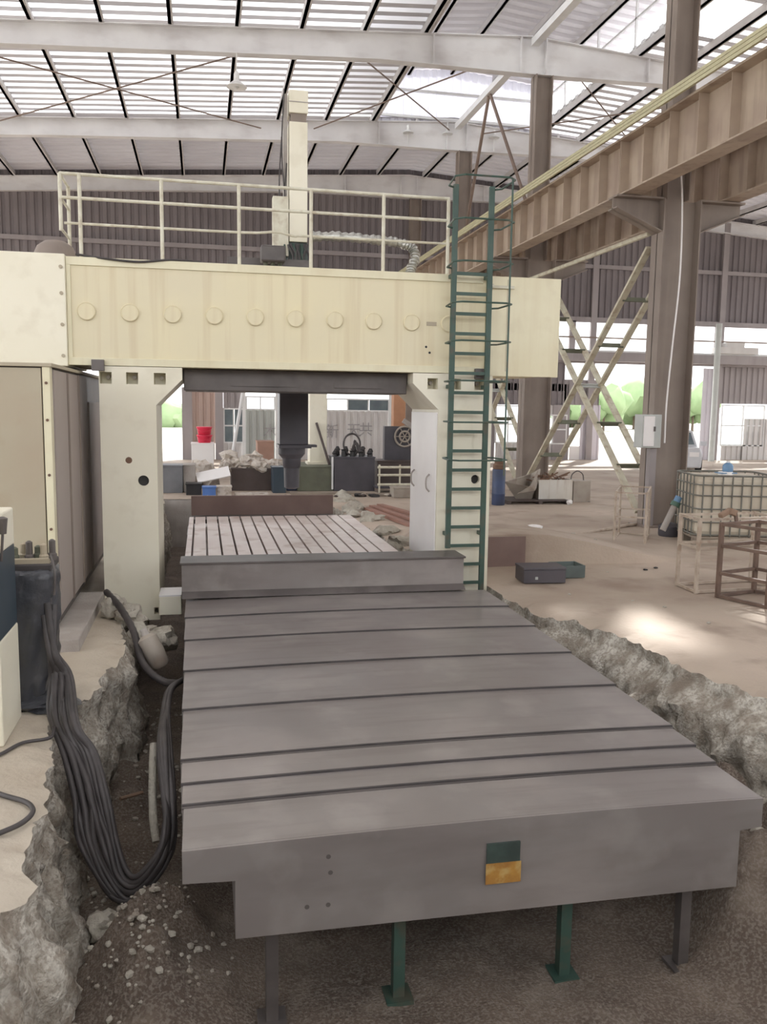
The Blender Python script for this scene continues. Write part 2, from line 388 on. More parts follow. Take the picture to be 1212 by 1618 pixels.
mb = MB(); mb.box(-1.2, 4.6, -6, PIT_Y0, -.3, -.005); mb.box(-1.2, 4.6, PIT_Y0 - .25, PIT_Y0, -1.3, -.3); struct('floor_front', mb, 'floor_left')
def pit_z(x, y):
    z = -1.02 + .035 * fbm((x, y, 3), 4, 1.8) + .02 * fbm((x, y, 8), 3, 7)
    def bump(cx, cy, rx, ry, h):
        q = ((x - cx) / rx) ** 2 + ((y - cy) / ry) ** 2
        return h * math.exp(-q) * (1 + .5 * fbm((x, y, 5), 4, 4))
    z += bump(-.30, 4.35, .32, .55, .34) + bump(3.35, 4.5, .45, .9, .62) + bump(2.95, 4.1, .2, .35, .16) + bump(-.6, 6.6, .35, 1.2, .22)
    return z
xs_p = [-1.3 + .075 * i for i in range(78)]; yp = [1.0 + .08 * i for i in range(100)] + [9.1 + .5 * i for i in range(20)]
mb = MB().grid([[(x, y, pit_z(x, y)) for x in xs_p] for y in yp])
struct('floor_pit', mb, 'soil', smooth=60)
mb = MB().grid([[(x, y, -.12) for x in (-260, -17, 27, 260)] for y in (31.7, 60, 260)]); mb.add([(-260, -260, -1.4), (260, -260, -1.4), (260, 31.7, -1.4), (-260, 31.7, -1.4)], [(0, 1, 2, 3)])
g = struct('floor_outside', mb, 'ground_out')

# loose stones: too many to count
mb = MB(); rs = random.Random(4)
for i in range(600):
    s = rs.random()
    if s < .45: y = rs.uniform(3.2, 8.5); x = lerp_table(L_EDGE, y) + rs.uniform(.15, .75)
    elif s < .8: y = rs.uniform(3.4, 8.0); x = lerp_table(R_EDGE, y) - rs.uniform(.25, .9)
    else: x = rs.gauss(-.3, .2); y = rs.gauss(4.3, .3)
    r = rs.choice([.007, .01, .012, .015, .022]); mb2 = rock((x, y, pit_z(x, y) + r * .4), r, i * .37, 1)
    mb.add(mb2.v, mb2.f)
o = struct('rubble', mb, 'stone'); o['kind'] = 'stuff'; o['label'] = 'loose grey gravel and concrete chips lying along the pit walls'; o['category'] = 'gravel'

# ------------------------------------------------------------------ roof
SL = .068; RIDGE = 7.45
def z_top(x): return 10.33 - SL * abs(x - RIDGE)          # top of the rafters
def roof_sheet(x0, x1, zf, y0, y1, pitch=.4, h=.075, pan='roof_sheet', rib='roof_rib'):
    prof = []; y = y0
    while y < y1:
        prof += [(y, 0), (y + .48 * pitch, 0), (y + .56 * pitch, h), (y + .92 * pitch, h)]; y += pitch
    m_ = MB().grid([[(x, yy, zf(x) + hh) for (yy, hh) in prof] for x in (x0, x1)])
    m_.mi = (pan, rib, [0 if j % 4 == 0 else 1 for j in range(len(prof) - 1)]); return m_
zs = lambda x: z_top(x) + .21
MON0, MON1, MON_END = 5.0, 10.0, 25.55
ceil_l = struct('ceiling_left', roof_sheet(-16, MON0, zs, -6.0, MON_END), 'roof_sheet', fix=False)
rr = MB()      # the right slope has two missing sheets that let the sun in
for (xa, xb, ya, yb2) in ((MON1, 10.2, -6, MON_END), (10.2, 11.5, -6, 16.7), (10.2, 11.5, 18.3, MON_END), (11.5, 13.2, -6, 16.5), (11.5, 13.2, 17.5, MON_END), (13.2, 27, -6, MON_END)):
    q_ = roof_sheet(xa, xb, zs, ya, yb2); rr.add(q_.v, q_.f); rr.mi = q_.mi[:2] + ((rr.mi[2] if hasattr(rr, 'mi') else []) + q_.mi[2],)
ceil_r = struct('ceiling_right', rr, 'roof_sheet', fix=False)
ceil_fl = struct('ceiling_far_left', roof_sheet(-16, RIDGE, zs, MON_END, 31.5, pan='roof_sheet', rib='roof_sheet'), 'roof_sheet', fix=False)
ceil_fr = struct('ceiling_far_right', roof_sheet(RIDGE, 27, zs, MON_END, 31.5, pan='roof_sheet', rib='roof_sheet'), 'roof_sheet', fix=False)
zm = lambda x: 11.95 - .1 * abs(x - RIDGE)
ceil_m = struct('ceiling_monitor', roof_sheet(MON0 - .5, RIDGE, zm, -6.0, MON_END + .3, pan='roof_sheet', rib='roof_sheet'), 'roof_sheet', fix=False)
struct('ceiling_monitor_right', roof_sheet(RIDGE, MON1 + 1.0, zm, -6.0, MON_END + .3, pan='roof_sheet', rib='roof_sheet'), 'roof_sheet', fix=False)  # eave lengthened past the opening to keep the sun out
# purlins: one object each, children of their roof slope
def purlin(x, zf, y0, y1, par, name='purlin', mat='purlin', hh=.2):
    mb = MB(); z = zf(x); mb.box(x - .035, x + .035, y0, y1, z - hh, z - .005); mb.box(x - .035, x + .075, y0, y1, z - hh, z - hh + .02)
    return link(name, mb.mesh(name), mat, par)
px_list = [-.57 + 1.37 * k for k in range(-11, 5)]
for x in px_list:
    if x < MON0: purlin(x, zs, -6.0, MON_END, ceil_l); 
    if x < RIDGE: purlin(x, zs, MON_END, 31.5, ceil_fl)
purlin(MON0 - .04, zs, -6.0, MON_END, ceil_l); purlin(6.28, zs, MON_END, 31.5, ceil_fl)
for k in range(14):
    x = MON1 + .05 + 1.3 * k
    if x < 27: purlin(x, zs, -6.0, MON_END, ceil_r)
    x = 8.0 + 1.37 * k
    if x < 27: purlin(x, zs, MON_END, 31.5, ceil_fr)
for x in (4.75, 6.0, 7.3, 8.6, 9.85): purlin(x, zm, -6.0, MON_END, ceil_m)
# gable end of the roof monitor in translucent sheet, side light strips
prof = []; x = MON0
while x < MON1 + .2: prof += [(x, 0), (x + .12, 0), (x + .15, .045), (x + .22, .045)]; x += .25
mb = MB().grid([[(x, 25.62 + d, 10.25) for x, d in prof], [(x, 25.62 + d, zm(x) - .02) for x, d in prof]])
wm = struct('wall_monitor_end', mb, 'skylight', fix=False)
for z in (10.42, 11.15): link('gable_rail', MB().box(MON0 - .1, MON1 + .1, 25.5, 25.58, z, z + .07).mesh('gable_rail'), 'frame_white', wm)
mb = MB().box(MON1 + .02, MON1 + .08, -6, 25.5, 10.30, 10.42)
wr = struct('trim_1', mb, 'frame_white')
for i in range(13):
    y = 1.5 + 2 * i; link('mullion', MB().box(MON1 + .02, MON1 + .07, y, y + .05, 10.4, zm(MON1) - .02).mesh('mullion'), 'frame_white', wr)
link('mullion_rail', MB().box(MON1 + .02, MON1 + .07, 1, 25.5, 11.05, 11.1).mesh('mullion_rail'), 'frame_white', wr)
mb = MB().box(MON0 - .1, MON0 - .04, 1, 25.5, 10.30, 10.45); wl = struct('trim_2', mb, 'frame_white')
for i in range(13):
    y = 1.5 + 2 * i; link('mullion', MB().box(MON0 - .1, MON0 - .05, y, y + .05, 10.4, zm(MON0) - .02).mesh('mullion'), 'frame_white', wl)

# rafters of the frames
FR = [1.4, 7.4, 13.4, 19.4, 25.4, 31.4]
def z_bot(x):
    if x < 3.9: d = .43 + .0
    else: d = .43
    tab = [(-16, 8.3), (-3.9, 9.13), (3.9, 9.55), (7.45, 9.55), (11, 9.62), (27, 8.6)]
    return lerp_table(tab, x)
lab = {1.4: 'grey steel roof rafter over the front doorway', 7.4: 'deep grey steel roof rafter over the front of the way covers', 13.4: 'grey steel roof rafter bearing on the column with the switch box',
       19.4: 'long pale grey roof rafter that the white pendant lamp hangs from', 25.4: 'grey roof rafter just under the translucent gable of the roof monitor',
       31.4: 'grey roof rafter lying against the dark back wall'}
for y in FR:
    t = Thing('roof_rafter', lab[y], 'roof beam', (RIDGE, y, 9.55), 'steel roof rafters')
    xs_ = [-16, -3.9, 3.9, RIDGE, 11, 27]
    web = MB()
    poly = [(x, z_bot(x)) for x in xs_] + [(x, z_top(x)) for x in reversed(xs_)]
    web.prism(poly, 'y', y - .008, y + .008); t.part('web', web, 'steel_grey')
    for nm, zf, dz in (('bottom_flange', z_bot, -.02), ('top_flange', z_top, 0)):
        f = MB()
        for a, b in zip(xs_, xs_[1:]):
            f.add([(a, y - .12, zf(a) + dz), (b, y - .12, zf(b) + dz), (b, y + .12, zf(b) + dz), (a, y + .12, zf(a) + dz),
                   (a, y - .12, zf(a) + dz + .02), (b, y - .12, zf(b) + dz + .02), (b, y + .12, zf(b) + dz + .02), (a, y + .12, zf(a) + dz + .02)],
                  [(0, 3, 2, 1), (4, 5, 6, 7), (0, 1, 5, 4), (2, 3, 7, 6), (1, 2, 6, 5), (3, 0, 4, 7)])
        t.part(nm, f, 'steel_grey')
    for x in (-9.6, 5.1, 7.15, 7.75, 10.3, 15):
        t.part('stiffener', MB().box(x - .012, x + .012, y - .115, y + .115, z_bot(x), z_top(x)), 'steel_grey')
# roof cross bracing rods
def rod(p, q, lab_, r=.018):
    single('bracing_rod', MB().tube([p, q], r, 6), 'girder_rib', lab_, 'rod', group='roof bracing rods')
zr = 9.2
for (x0, x1, l1, l2) in ((-5.6, 1.7, 'thin steel bracing rod crossing the left roof bay, rising away from the gantry', 'thin steel bracing rod crossing the left roof bay, falling to the lamp rafter'),
                         (3.2, 7.2, 'thin bracing rod crossing under the roof monitor, first diagonal', 'thin bracing rod crossing under the roof monitor, second diagonal'),
                         (8.2, 13.5, 'thin bracing rod crossing the right roof bay, first diagonal', 'thin bracing rod crossing the right roof bay, second diagonal')):
    rod((x0, 19.5, z_top(x0) - .22), (x1, 25.3, z_top(x1) - .22), l1); rod((x1, 19.5, z_top(x1) - .22), (x0, 25.3, z_top(x0) - .22), l2)

# ------------------------------------------------------------------ columns, crane girders
CXC = 7.45
clab = {1.4: 'grey steel roof rafter over the front doorway', 7.4: 'brown steel column at the front of the crane row, beside the rough pit edge', 13.4: 'tall brown steel column with the grey switch box and white cable',
        19.4: 'brown steel column behind the rusty hopper and scrap', 25.4: 'brown steel column under the translucent gable, behind the ladder', 31.4: 'brown steel column standing against the back wall'}
for y in FR[2:]:
    t = Thing('steel_column', clab[y], 'column', (CXC + .33, y, 0), 'crane row columns')
    x0, x1 = CXC, CXC + .68
    t.part('web', MB().box(x0, x1, y - .01, y + .01, 0, 5.45), 'column_steel')
    for nm, xa in (('flange', x0), ('flange', x1 - .02)):
        t.part(nm, MB().box(xa, xa + .02, y - .19, y + .19, 0, 5.45), 'column_steel')
    t.part('base_plate', MB().box(x0 - .12, x1 + .12, y - .28, y + .28, 0, .03), 'column_steel')
    xu0, xu1 = CXC + .05, CXC + .46
    t.part('upper_web', MB().box(xu0, xu1, y - .01, y + .01, 5.45, z_bot(7.45) - .02), 'column_steel')
    for xa in (xu0, xu1 - .02):
        t.part('upper_flange', MB().box(xa, xa + .02, y - .17, y + .17, 5.45, z_bot(7.45) - .02), 'column_steel')
    for sgn in (-1, 1):
        xo = 6.62 if sgn < 0 else 8.95; xi = x0 if sgn < 0 else x1
        br = MB().prism([(xi, 4.92), (xi, 5.46), (xo, 5.46), (xo, 5.26)], 'y', y - .015, y + .015)
        br.prism([(xi, 4.92), (xo, 5.26), (xo, 5.28), (xi, 4.94)], 'y', y - .16, y + .16)
        br.box(min(xi, xo), max(xi, xo), y - .16, y + .16, 5.44, 5.47)
        t.part('bracket', br, 'column_steel')
def girder(X, y0, y1, label, grp):
    t = Thing('crane_girder', label, 'crane girder', (X, (y0 + y1) / 2, 5.48), grp)
    y0 += .01; y1 -= .01
    t.part('web', MB().box(X - .008, X + .008, y0, y1, 5.50, 6.33), 'girder_web')
    t.part('bottom_flange', MB().box(X - .17, X + .17, y0, y1, 5.48, 5.505), 'girder_web')
    t.part('top_flange', MB().box(X - .2, X + .2, y0, y1, 6.33, 6.36), 'girder_web')
    base = None; n = 8; st = (y1 - y0) / n
    for k in range(n + 1):
        y = min(max(y0 + k * st, y0 + .006), y1 - .006)
        if base is None:
            base = MB().box(-.16, .16, -.006, .006, 5.506, 6.329).mesh('stiffener', Vector((0, 0, 5.48)))
        link('stiffener', base, 'girder_web', t.o, (0, y - t.loc.y, 0))
    t.part('rail', MB().box(X - .035, X + .035, y0, y1, 6.36, 6.47), 'girder_rib')
span_lab = {1.4: 'front span over the rough pit edge', 7.4: 'span ending at the switch box column', 13.4: 'span from switch box column to scrap heap', 19.4: 'span behind the ladder cage', 25.4: 'last span reaching the back wall'}
spans = [(1.4, 7.4), (7.4, 13.4), (13.4, 19.4), (19.4, 25.4), (25.4, 31.4)]
for a, b in spans:
    girder(6.88, a, b, 'dusty ribbed crane girder beside conductor bars, ' + span_lab[a], 'crane runway girders facing the gantry')
    girder(8.70, a, b, 'dark crane girder behind the columns, ' + span_lab[a], 'crane runway girders of the far bay')
for i, (dx, z) in enumerate(((-.30, 6.50), (-.34, 6.42), (-.38, 6.34))):
    single('conductor_bar', MB().box(6.88 + dx - .02, 6.88 + dx + .02, 1.5, 31.3, z, z + .045), 'bus_bar',
           ['pale yellow conductor bar, uppermost of three along the crane girder', 'pale yellow conductor bar, middle of three along the crane girder', 'pale yellow conductor bar, lowest of three along the crane girder'][i], 'conductor bar', group='conductor bars')
for a, b, l in ((7.4, 13.4, 'pale ridge tie beam in the bay nearest the roof holes'), (13.4, 19.4, 'pale ridge tie beam from the switch box column to the lamp rafter'), (19.4, 25.4, 'pale ridge tie beam sloping up beside the translucent gable')):
    single('ridge_tie', MB().box(7.36, 7.54, a + .13, b - .13, 10.12, 10.28), 'frame_white', l, 'tie beam', group='ridge tie beams')
for yy, l in ((19.7, 'dark diagonal strut from the ridge tie down to the scrap heap column'), (25.1, 'dark diagonal strut from the ridge tie down to the column under the gable')):
    single('diagonal_strut', MB().tube([(7.45, 22.4 + (.06 if yy > 22 else -.06), 10.11), (7.62, yy, 6.6)], .045, 6), 'girder_rib', l, 'strut', group='ridge struts')
mb = MB()
# tie tubes between columns
for a, b, l in ((13.4, 19.4, 'pale tie tube under the crane girder from switch box column'), (19.4, 25.4, 'pale tie tube under the crane girder behind the ladder'), (7.4, 13.4, 'pale tie tube under the crane girder above the water tank')):
    if a == 7.4: continue
    single('tie_tube', MB().tube([(CXC - .04, a + .2, 4.95), (CXC - .04, b - .2, 4.95)], .045, 8), 'brace_paint', l, 'tie tube', group='column tie tubes')
def brace(p, q, label):
    t = Thing('cross_brace', label, 'brace', ((p[0] + q[0]) / 2, (p[1] + q[1]) / 2, min(p[2], q[2])), 'column cross braces')
    p = Vector(p); q = Vector(q); d = (q - p)
    for dx in (-.16, .36):
        t.part('chord', MB().bar(p + Vector((dx, 0, 0)), q + Vector((dx, 0, 0)), .05, .12, (1, 0, 0)), 'brace_paint')
    for k in range(1, 6):
        c = p + d * (k / 6)
        t.part('batten', MB().bar(c + Vector((-.16, 0, 0)), c + Vector((.36, 0, 0)), .10, .02, d), 'green_block' if k != 3 else 'elec_grey')
for a, b, s in ((13.4, 19.4, 'beside the switch box column'), (19.4, 25.4, 'behind the ladder')):
    brace((CXC + .2, a + .31, 4.75), (CXC + .2, b - .31, .2), 'cream laced steel brace rising towards the near column ' + s)
    brace((CXC + .24, b - .31, 4.75), (CXC + .24, a + .31, .2), 'cream laced steel brace falling towards the near column ' + s)

# ------------------------------------------------------------------ back wall
YB = 31.5
def ribbed(x0, x1, z0, z1, Y=YB, pitch=.26, d=.045):
    prof = []; x = x0
    while x < x1 - .01: prof += [(x, 0), (min(x + .13, x1), 0), (min(x + .16, x1), d), (min(x + .23, x1), d)]; x += pitch
    prof.append((x1, 0))
    return MB().grid([[(x, Y + q, z0) for x, q in prof], [(x, Y + q, z1) for x, q in prof]])
wb = struct('wall_back', ribbed(-16, 27, 5.45, 10.6), 'wall_sheet', fix=False)
def wpart(name, mb, mat): return link(name, mb.mesh(name), mat, wb)
def X_(px_, py_=690): return PY(px_, py_, YB).x
def Z_(py_, px_=600): return PY(px_, py_, YB).z
def wpanel(px0, px1, py0, py1, mat, name='wall_sheet', rib=True, dy=0):
    xm = (px0 + px1) / 2
    a, b = X_(px0, (py0 + py1) / 2), X_(px1, (py0 + py1) / 2); z1, z0 = PY(xm, py0, YB).z, max(-.1, PY(xm, py1, YB).z)
    mb = ribbed(a, b, z0, z1, YB + dy) if rib else MB().box(a, b, YB + dy, YB + dy + .06, z0, z1)
    return link(name, mb.mesh(name, fix=not rib), mat, wb), a, b, z0, z1
# girts across
wpart('girt', MB().box(-16, 27, YB - .12, YB - .02, 5.35, 5.55), 'wall_mid')
wpart('girt', MB().box(-16, 27, YB - .10, YB - .02, 7.4, 7.55), 'wall_mid')
wpart('girt', MB().box(9, 27, YB - .12, YB - .02, 3.78, 4.18), 'wall_mid')
wpart('girt', MB().box(9, 27, YB - .16, YB - .02, 4.75, 4.80), 'girder_rib')
for x in (-13, -7, CXC + 7.5, 20.5, 26): wpart('wall_post', MB().box(x - .12, x + .12, YB - .14, YB - .02, 0, 9.4), 'wall_mid')
# behind the gantry opening
wpart('wall_sheet', ribbed(-16, X_(252), 3.2, 5.5), 'wall_mid')
wpanel(240, 893, 560, 612, 'wall_sheet')
wpanel(288, 304, 612, 738, 'wall_mid', 'wall_post', False, -.1)
wpanel(303, 340, 612, 700, 'wall_pink'); wpanel(340, 353, 612, 738, 'wall_mid', 'wall_post', False, -.1); wpanel(303, 340, 700, 738, 'wall_pale')
wpanel(353, 385, 612, 645, 'wall_mid'); wpanel(353, 385, 700, 738, 'wall_pale')
def window(n, px0, px1, py0, py1, glass='window_dark', cols=2, rows=2, lit=()):
    xm = (px0 + px1) / 2; ym = (py0 + py1) / 2
    a, b = X_(px0, ym), X_(px1, ym); z1, z0 = PY(xm, py0, YB).z, PY(xm, py1, YB).z
    fr = MB(); w_ = .05
    fr.box(a, b, YB - .06, YB + .02, z0, z0 + w_); fr.box(a, b, YB - .06, YB + .02, z1 - w_, z1)
    for k in range(cols + 1):
        x = a + (b - a - w_) * k / cols; fr.box(x, x + w_, YB - .06, YB + .02, z0 + w_, z1 - w_)
    for k in range(1, rows):
        z = z0 + (z1 - z0 - w_) * k / rows; fr.box(a + w_, b - w_, YB - .055, YB + .015, z, z + w_)
    o = struct('window_%d' % n, fr, 'frame_white')
    for c in range(cols):
        xa = a + (b - a) * c / cols + .04; xb = a + (b - a) * (c + 1) / cols - .01
        link('pane', MB().box(xa, xb, YB - .02, YB - .01, z0 + w_, z1 - w_).mesh('pane'), 'clear_glass' if c in lit else glass, o)
    return o
window(1, 353, 385, 645, 700, 'window_dark', 2, 2)
wpanel(383, 388, 612, 738, 'frame_white', 'wall_post', False, -.12)
p_a, a, b, z0, z1 = wpanel(388, 435, 648, 738, 'wall_greyg')
window(2, 388, 435, 626, 648, 'window_dark', 2, 1, (0, 1))
wpanel(435, 440, 612, 738, 'frame_white', 'wall_post', False, -.12)
wpanel(440, 515, 612, 738, 'wall_pale')
p_b, a2, b2, z20, z21 = wpanel(515, 615, 650, 738, 'wall_pale')
window(3, 515, 615, 630, 650, 'window_dark', 3, 1, (0,))
wpanel(613, 618, 612, 738, 'frame_white', 'wall_post', False, -.12); wpanel(618, 640, 612, 738, 'wall_mid'); wpanel(640, 700, 612, 738, 'wall_sheet')
for ch, cx_, cy_, par in (('木', 427, 690, p_a), ('新', 524, 690, p_b), ('天', 559, 688, p_b), ('共', 578, 687, p_b)):
    p = PY(cx_, cy_, YB - .01); t_ = text_mb(ch, .55); mb = MB().add([(q.x + p.x, p.y - .002 - q.z, q.y + p.z) for q in t_.v], t_.f)
    o = link('painted_character', mb.mesh('painted_character'), 'paint_mark', par); o['label'] = 'faint dark painted character on the pale sheet'
# to the right of the gantry
wpanel(700, 782, 612, 745, 'wall_mid'); wpanel(782, 900, 606, 640, 'wall_sheet')
window(4, 782, 822, 640, 700, 'window_dark', 2, 2, (0, 1)); wpanel(782, 822, 700, 745, 'wall_pale')
wpanel(820, 855, 606, 745, 'wall_mid')
window(5, 850, 895, 655, 702, 'window_dark', 2, 2, (0, 1)); wpanel(850, 875, 702, 745, 'wall_pale'); wpanel(872, 898, 640, 745, 'wall_mid', 'wall_post', False, -.05); wpanel(850, 898, 640, 655, 'wall_pale')
wpanel(899, 915, 705, 745, 'white_paint', 'wall_sheet', False)
wpanel(916, 947, 640, 745, 'wall_lilac'); wpanel(890, 947, 600, 640, 'wall_mid')
wpanel(1107, 1127, 582, 748, 'wall_lilac', 'wall_sheet', True); wpanel(1136, 1400, 562, 640, 'wall_mid')
window(6, 1138, 1206, 640, 705, 'window_dark', 2, 2, (0, 1)); wpanel(1138, 1178, 702, 748, 'wall_pale'); wpanel(1172, 1250, 662, 748, 'wall_pale', dy=-.06)
for px_ in (903, 1035, 1133, 1240):
    x = X_(px_, 530); wpart('window_mullion', MB().box(x - .12, x + .12, YB - .12, YB, 4.1, 5.4), 'wall_mid')
p = PY(1130, 620, YB - .9)
single('drain_pipe', MB().tube([(p.x, p.y, 0), (p.x, p.y, 5.4)], .12, 10), 'elec_grey', 'tall pale vertical pipe in front of the far wall', 'pipe', smooth=40)
# overhead crane beyond the door
t = Thing('overhead_crane', 'pale bridge beam of a far overhead crane with a hoist on top', 'crane', (14, 31.2, 3.6), None)
pz = PY(1000, 562, 31.2).z; x0 = PY(880, 560, 31.2).x
t.part('bridge', MB().box(x0, 26.5, 31.05, 31.38, pz - .25, pz + .1), 'wall_mid')
t.part('rail', MB().box(x0, 26.5, 31.1, 31.3, pz + .1, pz + .17), 'frame_white')
p = PY(1160, 553, 31.2); t.part('hoist', MB().box(p.x - .9, p.x + .9, 30.9, 31.36, pz + .17, pz + .42).box(p.x - .5, p.x + .3, 30.95, 31.36, pz + .42, pz + .6), 'wall_pale')
# trees on the slope outside the door
for i, (px_, py_, Y, r) in enumerate(((955, 640, 78, 2.2), (1003, 636, 86, 3.0), (1096, 640, 80, 2.4), (905, 650, 92, 2.4), (265, 672, 80, 2.2))):
    p = PY(px_, py_, Y); t = Thing('tree', ['round pale green tree seen through the tall doorway', 'largest pale green tree outside beside the switch box', 'green tree outside between the column and the far wall', 'green tree outside behind the lilac sheet', 'green tree outside seen through the left of the gantry opening'][i], 'tree', (p.x, Y, -.12), 'trees outside')
    c = MB()
    for k in range(7):
        a = k * 2.4; rr = r * (.45 + .12 * (k % 3)); m_ = rock((p.x + math.cos(a) * r * .5, Y + math.sin(a) * r * .5, p.z * .9 + (k % 3 - 1) * r * .3), rr, k + i * 9, 2, .9, .5); c.add(m_.v, m_.f)
    t.part('crown', c, 'leaf', smooth=60); t.part('trunk', MB().tube([(p.x, Y, -.12), (p.x, Y, p.z)], [.14, .08], 8), 'bark')

# side and front walls of the hall, outside the picture: low wall, open bands added to let light in, upper sheet
def holed_wall(name, axis, pos, a0, a1, bands, door=None):
    mb = MB()
    for z0, z1 in bands:
        segs = [(a0, a1)]
        if door and z0 < door[2]: segs = [(a0, door[0]), (door[1], a1)]
        for s0, s1 in segs:
            if axis == 'x': mb.box(pos, pos + .1, s0, s1, z0, z1)
            else: mb.box(s0, s1, pos, pos + .1, z0, z1)
    return struct(name, mb, 'wall_mid')
holed_wall('wall_left', 'x', -16.2, -6, 31.5, ((0, .8), (7.6, 9.0)))
holed_wall('wall_right', 'x', 27.1, -6, 31.5, ((0, 1.0), (3.4, 5.6), (7.2, 9.3)))
holed_wall('wall_front', 'y', -6.0, -16, 27, ((0, 4.2), (8.6, 10.6)))

# ================================================================== THE GANTRY MACHINE
GY = 9.0
g = Thing('gantry_milling_machine', 'large cream gantry milling machine with two columns and a crossbeam spanning the pit', 'milling machine', (1.05, 9.6, -.25))
def sq(x, z, s=.058): return rect(x - s, x + s, z - s, z + s)
# columns: front plate with real pockets, body behind
for side in (-1, 1):
    if side < 0:
        prof = [(-1.01, -.25), (-.46, -.25), (-.46, 1.98), (-.2, 2.24), (-.2, 2.36), (-1.01, 2.36)]
        sqs = [(-.945, 2.245), (-.69, 2.245), (-.42, 2.245), (-.47 - .045, -.16)]; holes = [sq(*q) for q in sqs[:3]] + [circ(-.6, 1.21, .055), rect(-.52, -.475, -.19, -.12)]; rnd = (-.6, 1.21)
    else:
        prof = [(2.51, -.25), (3.12, -.25), (3.12, 2.36), (2.22, 2.36), (2.22, 2.25), (2.51, 1.97)]
        sqs = [(2.44, 2.25), (2.70, 2.25), (2.97, 2.25)]; holes = [sq(*q) for q in sqs] + [circ(2.95, 1.21, .05)]; rnd = (2.95, 1.21)
    c = g.part('column', MB().prism(prof, 'y', GY + .22, GY + 1.2), 'cream_light' if side < 0 else 'cream_light')
    g.part('face_plate', plate_holes(prof, holes, GY, GY + .219), 'cream_light', c)
    for (x, z) in sqs[:3]:
        g.part('pocket', MB().box(x - .057, x + .057, GY + .19, GY + .218, z - .057, z + .057), 'cream_light', c)
        g.part('bolt', MB().lathe((x + .012, GY + .19, z + .012), [(.022, 0), (.022, -.06)], 6, 'y'), 'concrete', c)
    g.part('cable_port', MB().lathe((rnd[0], GY + .05, rnd[1]), [(.056, .015), (.056, 0)], 20, 'y'), 'black', c, label='round cable port, its dark inside painted as a black disc')  # black disc paints the dark inside of the round hole
    if side < 0:
        g.part('bolt_hole', MB().lathe((-.74, GY - .003, 1.42), [(.035, .004), (.03, 0)], 12, 'y'), 'rust', c)
    else:
        pn = g.part('side_door', MB().box(2.494, 2.509, GY + .02, GY + 1.16, .25, 1.94), 'white_paint', c, bev=.003, label='white door on the inner face of the column')
        g.part('handle', MB().tube(spline([(2.49, GY + .25, 1.05), (2.455, GY + .25, 1.1), (2.455, GY + .25, 1.2), (2.49, GY + .25, 1.25)], 4), .01, 6), 'concrete', pn)
        g.part('handle', MB().tube(spline([(2.49, GY + .95, 1.05), (2.455, GY + .95, 1.1), (2.455, GY + .95, 1.2), (2.49, GY + .95, 1.25)], 4), .01, 6), 'concrete', pn)
# crossbeam
ft = g.part('foot_block', MB().box(-.455, -.235, 8.74, 9.12, -.14, .05), 'cream_light', bev=.006); g.part('sill_plate', MB().box(-.455, -.235, 8.74, 9.12, .05, .065), 'white_paint', ft)
bm_ = g.part('crossbeam', MB().box(-1.29, 3.87, GY + .012, GY + 1.3, 2.365, 3.41), 'cream_yellow', bev=.008)
for nm, x0, x1, z0, z1 in (('border', -1.29, 2.98, 3.33, 3.41), ('border', -1.29, 2.98, 2.365, 2.44), ('border', -1.29, -1.25, 2.44, 3.33)):
    g.part(nm, MB().box(x0, x1, GY - .006, GY + .011, z0, z1), 'cream', bm_, bev=.003)
g.part('end_cover', MB().box(3.02, 3.875, GY - .008, GY + .011, 2.345, 3.412), 'cream', bm_, bev=.004)
g.part('seam', MB().box(3.255, 3.262, GY - .011, GY - .008, 2.4, 3.38), 'tan_paint', bm_)
disc = None
for k in range(10):
    x = -1.11 + .413 * k
    if disc is None: disc = MB().lathe((0, 0, 0), [(.088, .012), (.088, -.006), (.080, -.014), (.0805, -.010), (.01, -.010)], 28, 'y').mesh('port_cover', smooth=35)
    o = link('port_cover', disc, 'cream_yellow', bm_, (x - g.loc.x, GY - g.loc.y, 2.89 - g.loc.z))
g.part('rating_plate', MB().box(2.36, 2.47, GY + .006, GY + .0115, 2.865, 2.905), 'tan_paint', bm_)
for x, z in ((2.36, 2.64), (2.40, 2.58)): g.part('bolt_hole', MB().lathe((x, GY + .0115, z), [(.013, 0), (.013, -.003)], 8, 'y'), 'black', bm_)
g.part('left_housing', MB().box(-3.4, -1.292, GY - .05, GY + 1.4, 2.35, 3.425), 'cream_light', bev=.01)
for z in (3.3, 3.05, 2.75, 2.45): g.part('bolt', MB().lathe((-1.33, GY - .05, z), [(.018, 0), (.018, -.015)], 8, 'y'), 'tan_paint')
g.part('clamp_block', MB().box(-1.07, -.95, GY - .07, GY - .007, 2.31, 2.42), 'dark_steel', bev=.004)
g.part('clamp_block', MB().box(2.9, 3.03, GY - .07, GY - .012, 2.31, 2.42), 'dark_steel', bev=.004)
g.part('lintel', MB().box(-.19, 2.21, GY + .24, GY + 1.19, 2.135, 2.36), 'dark_steel', bev=.01)
g.part('lintel_rail', MB().box(.3, 1.0, GY + .225, GY + .24, 2.19, 2.23).box(1.4, 1.9, GY + .225, GY + .24, 2.19, 2.23), 'dark_steel')
g.part('top_ledge', MB().box(-1.2, 3.8, GY + .35, GY + .8, 3.41, 3.46), 'concrete')
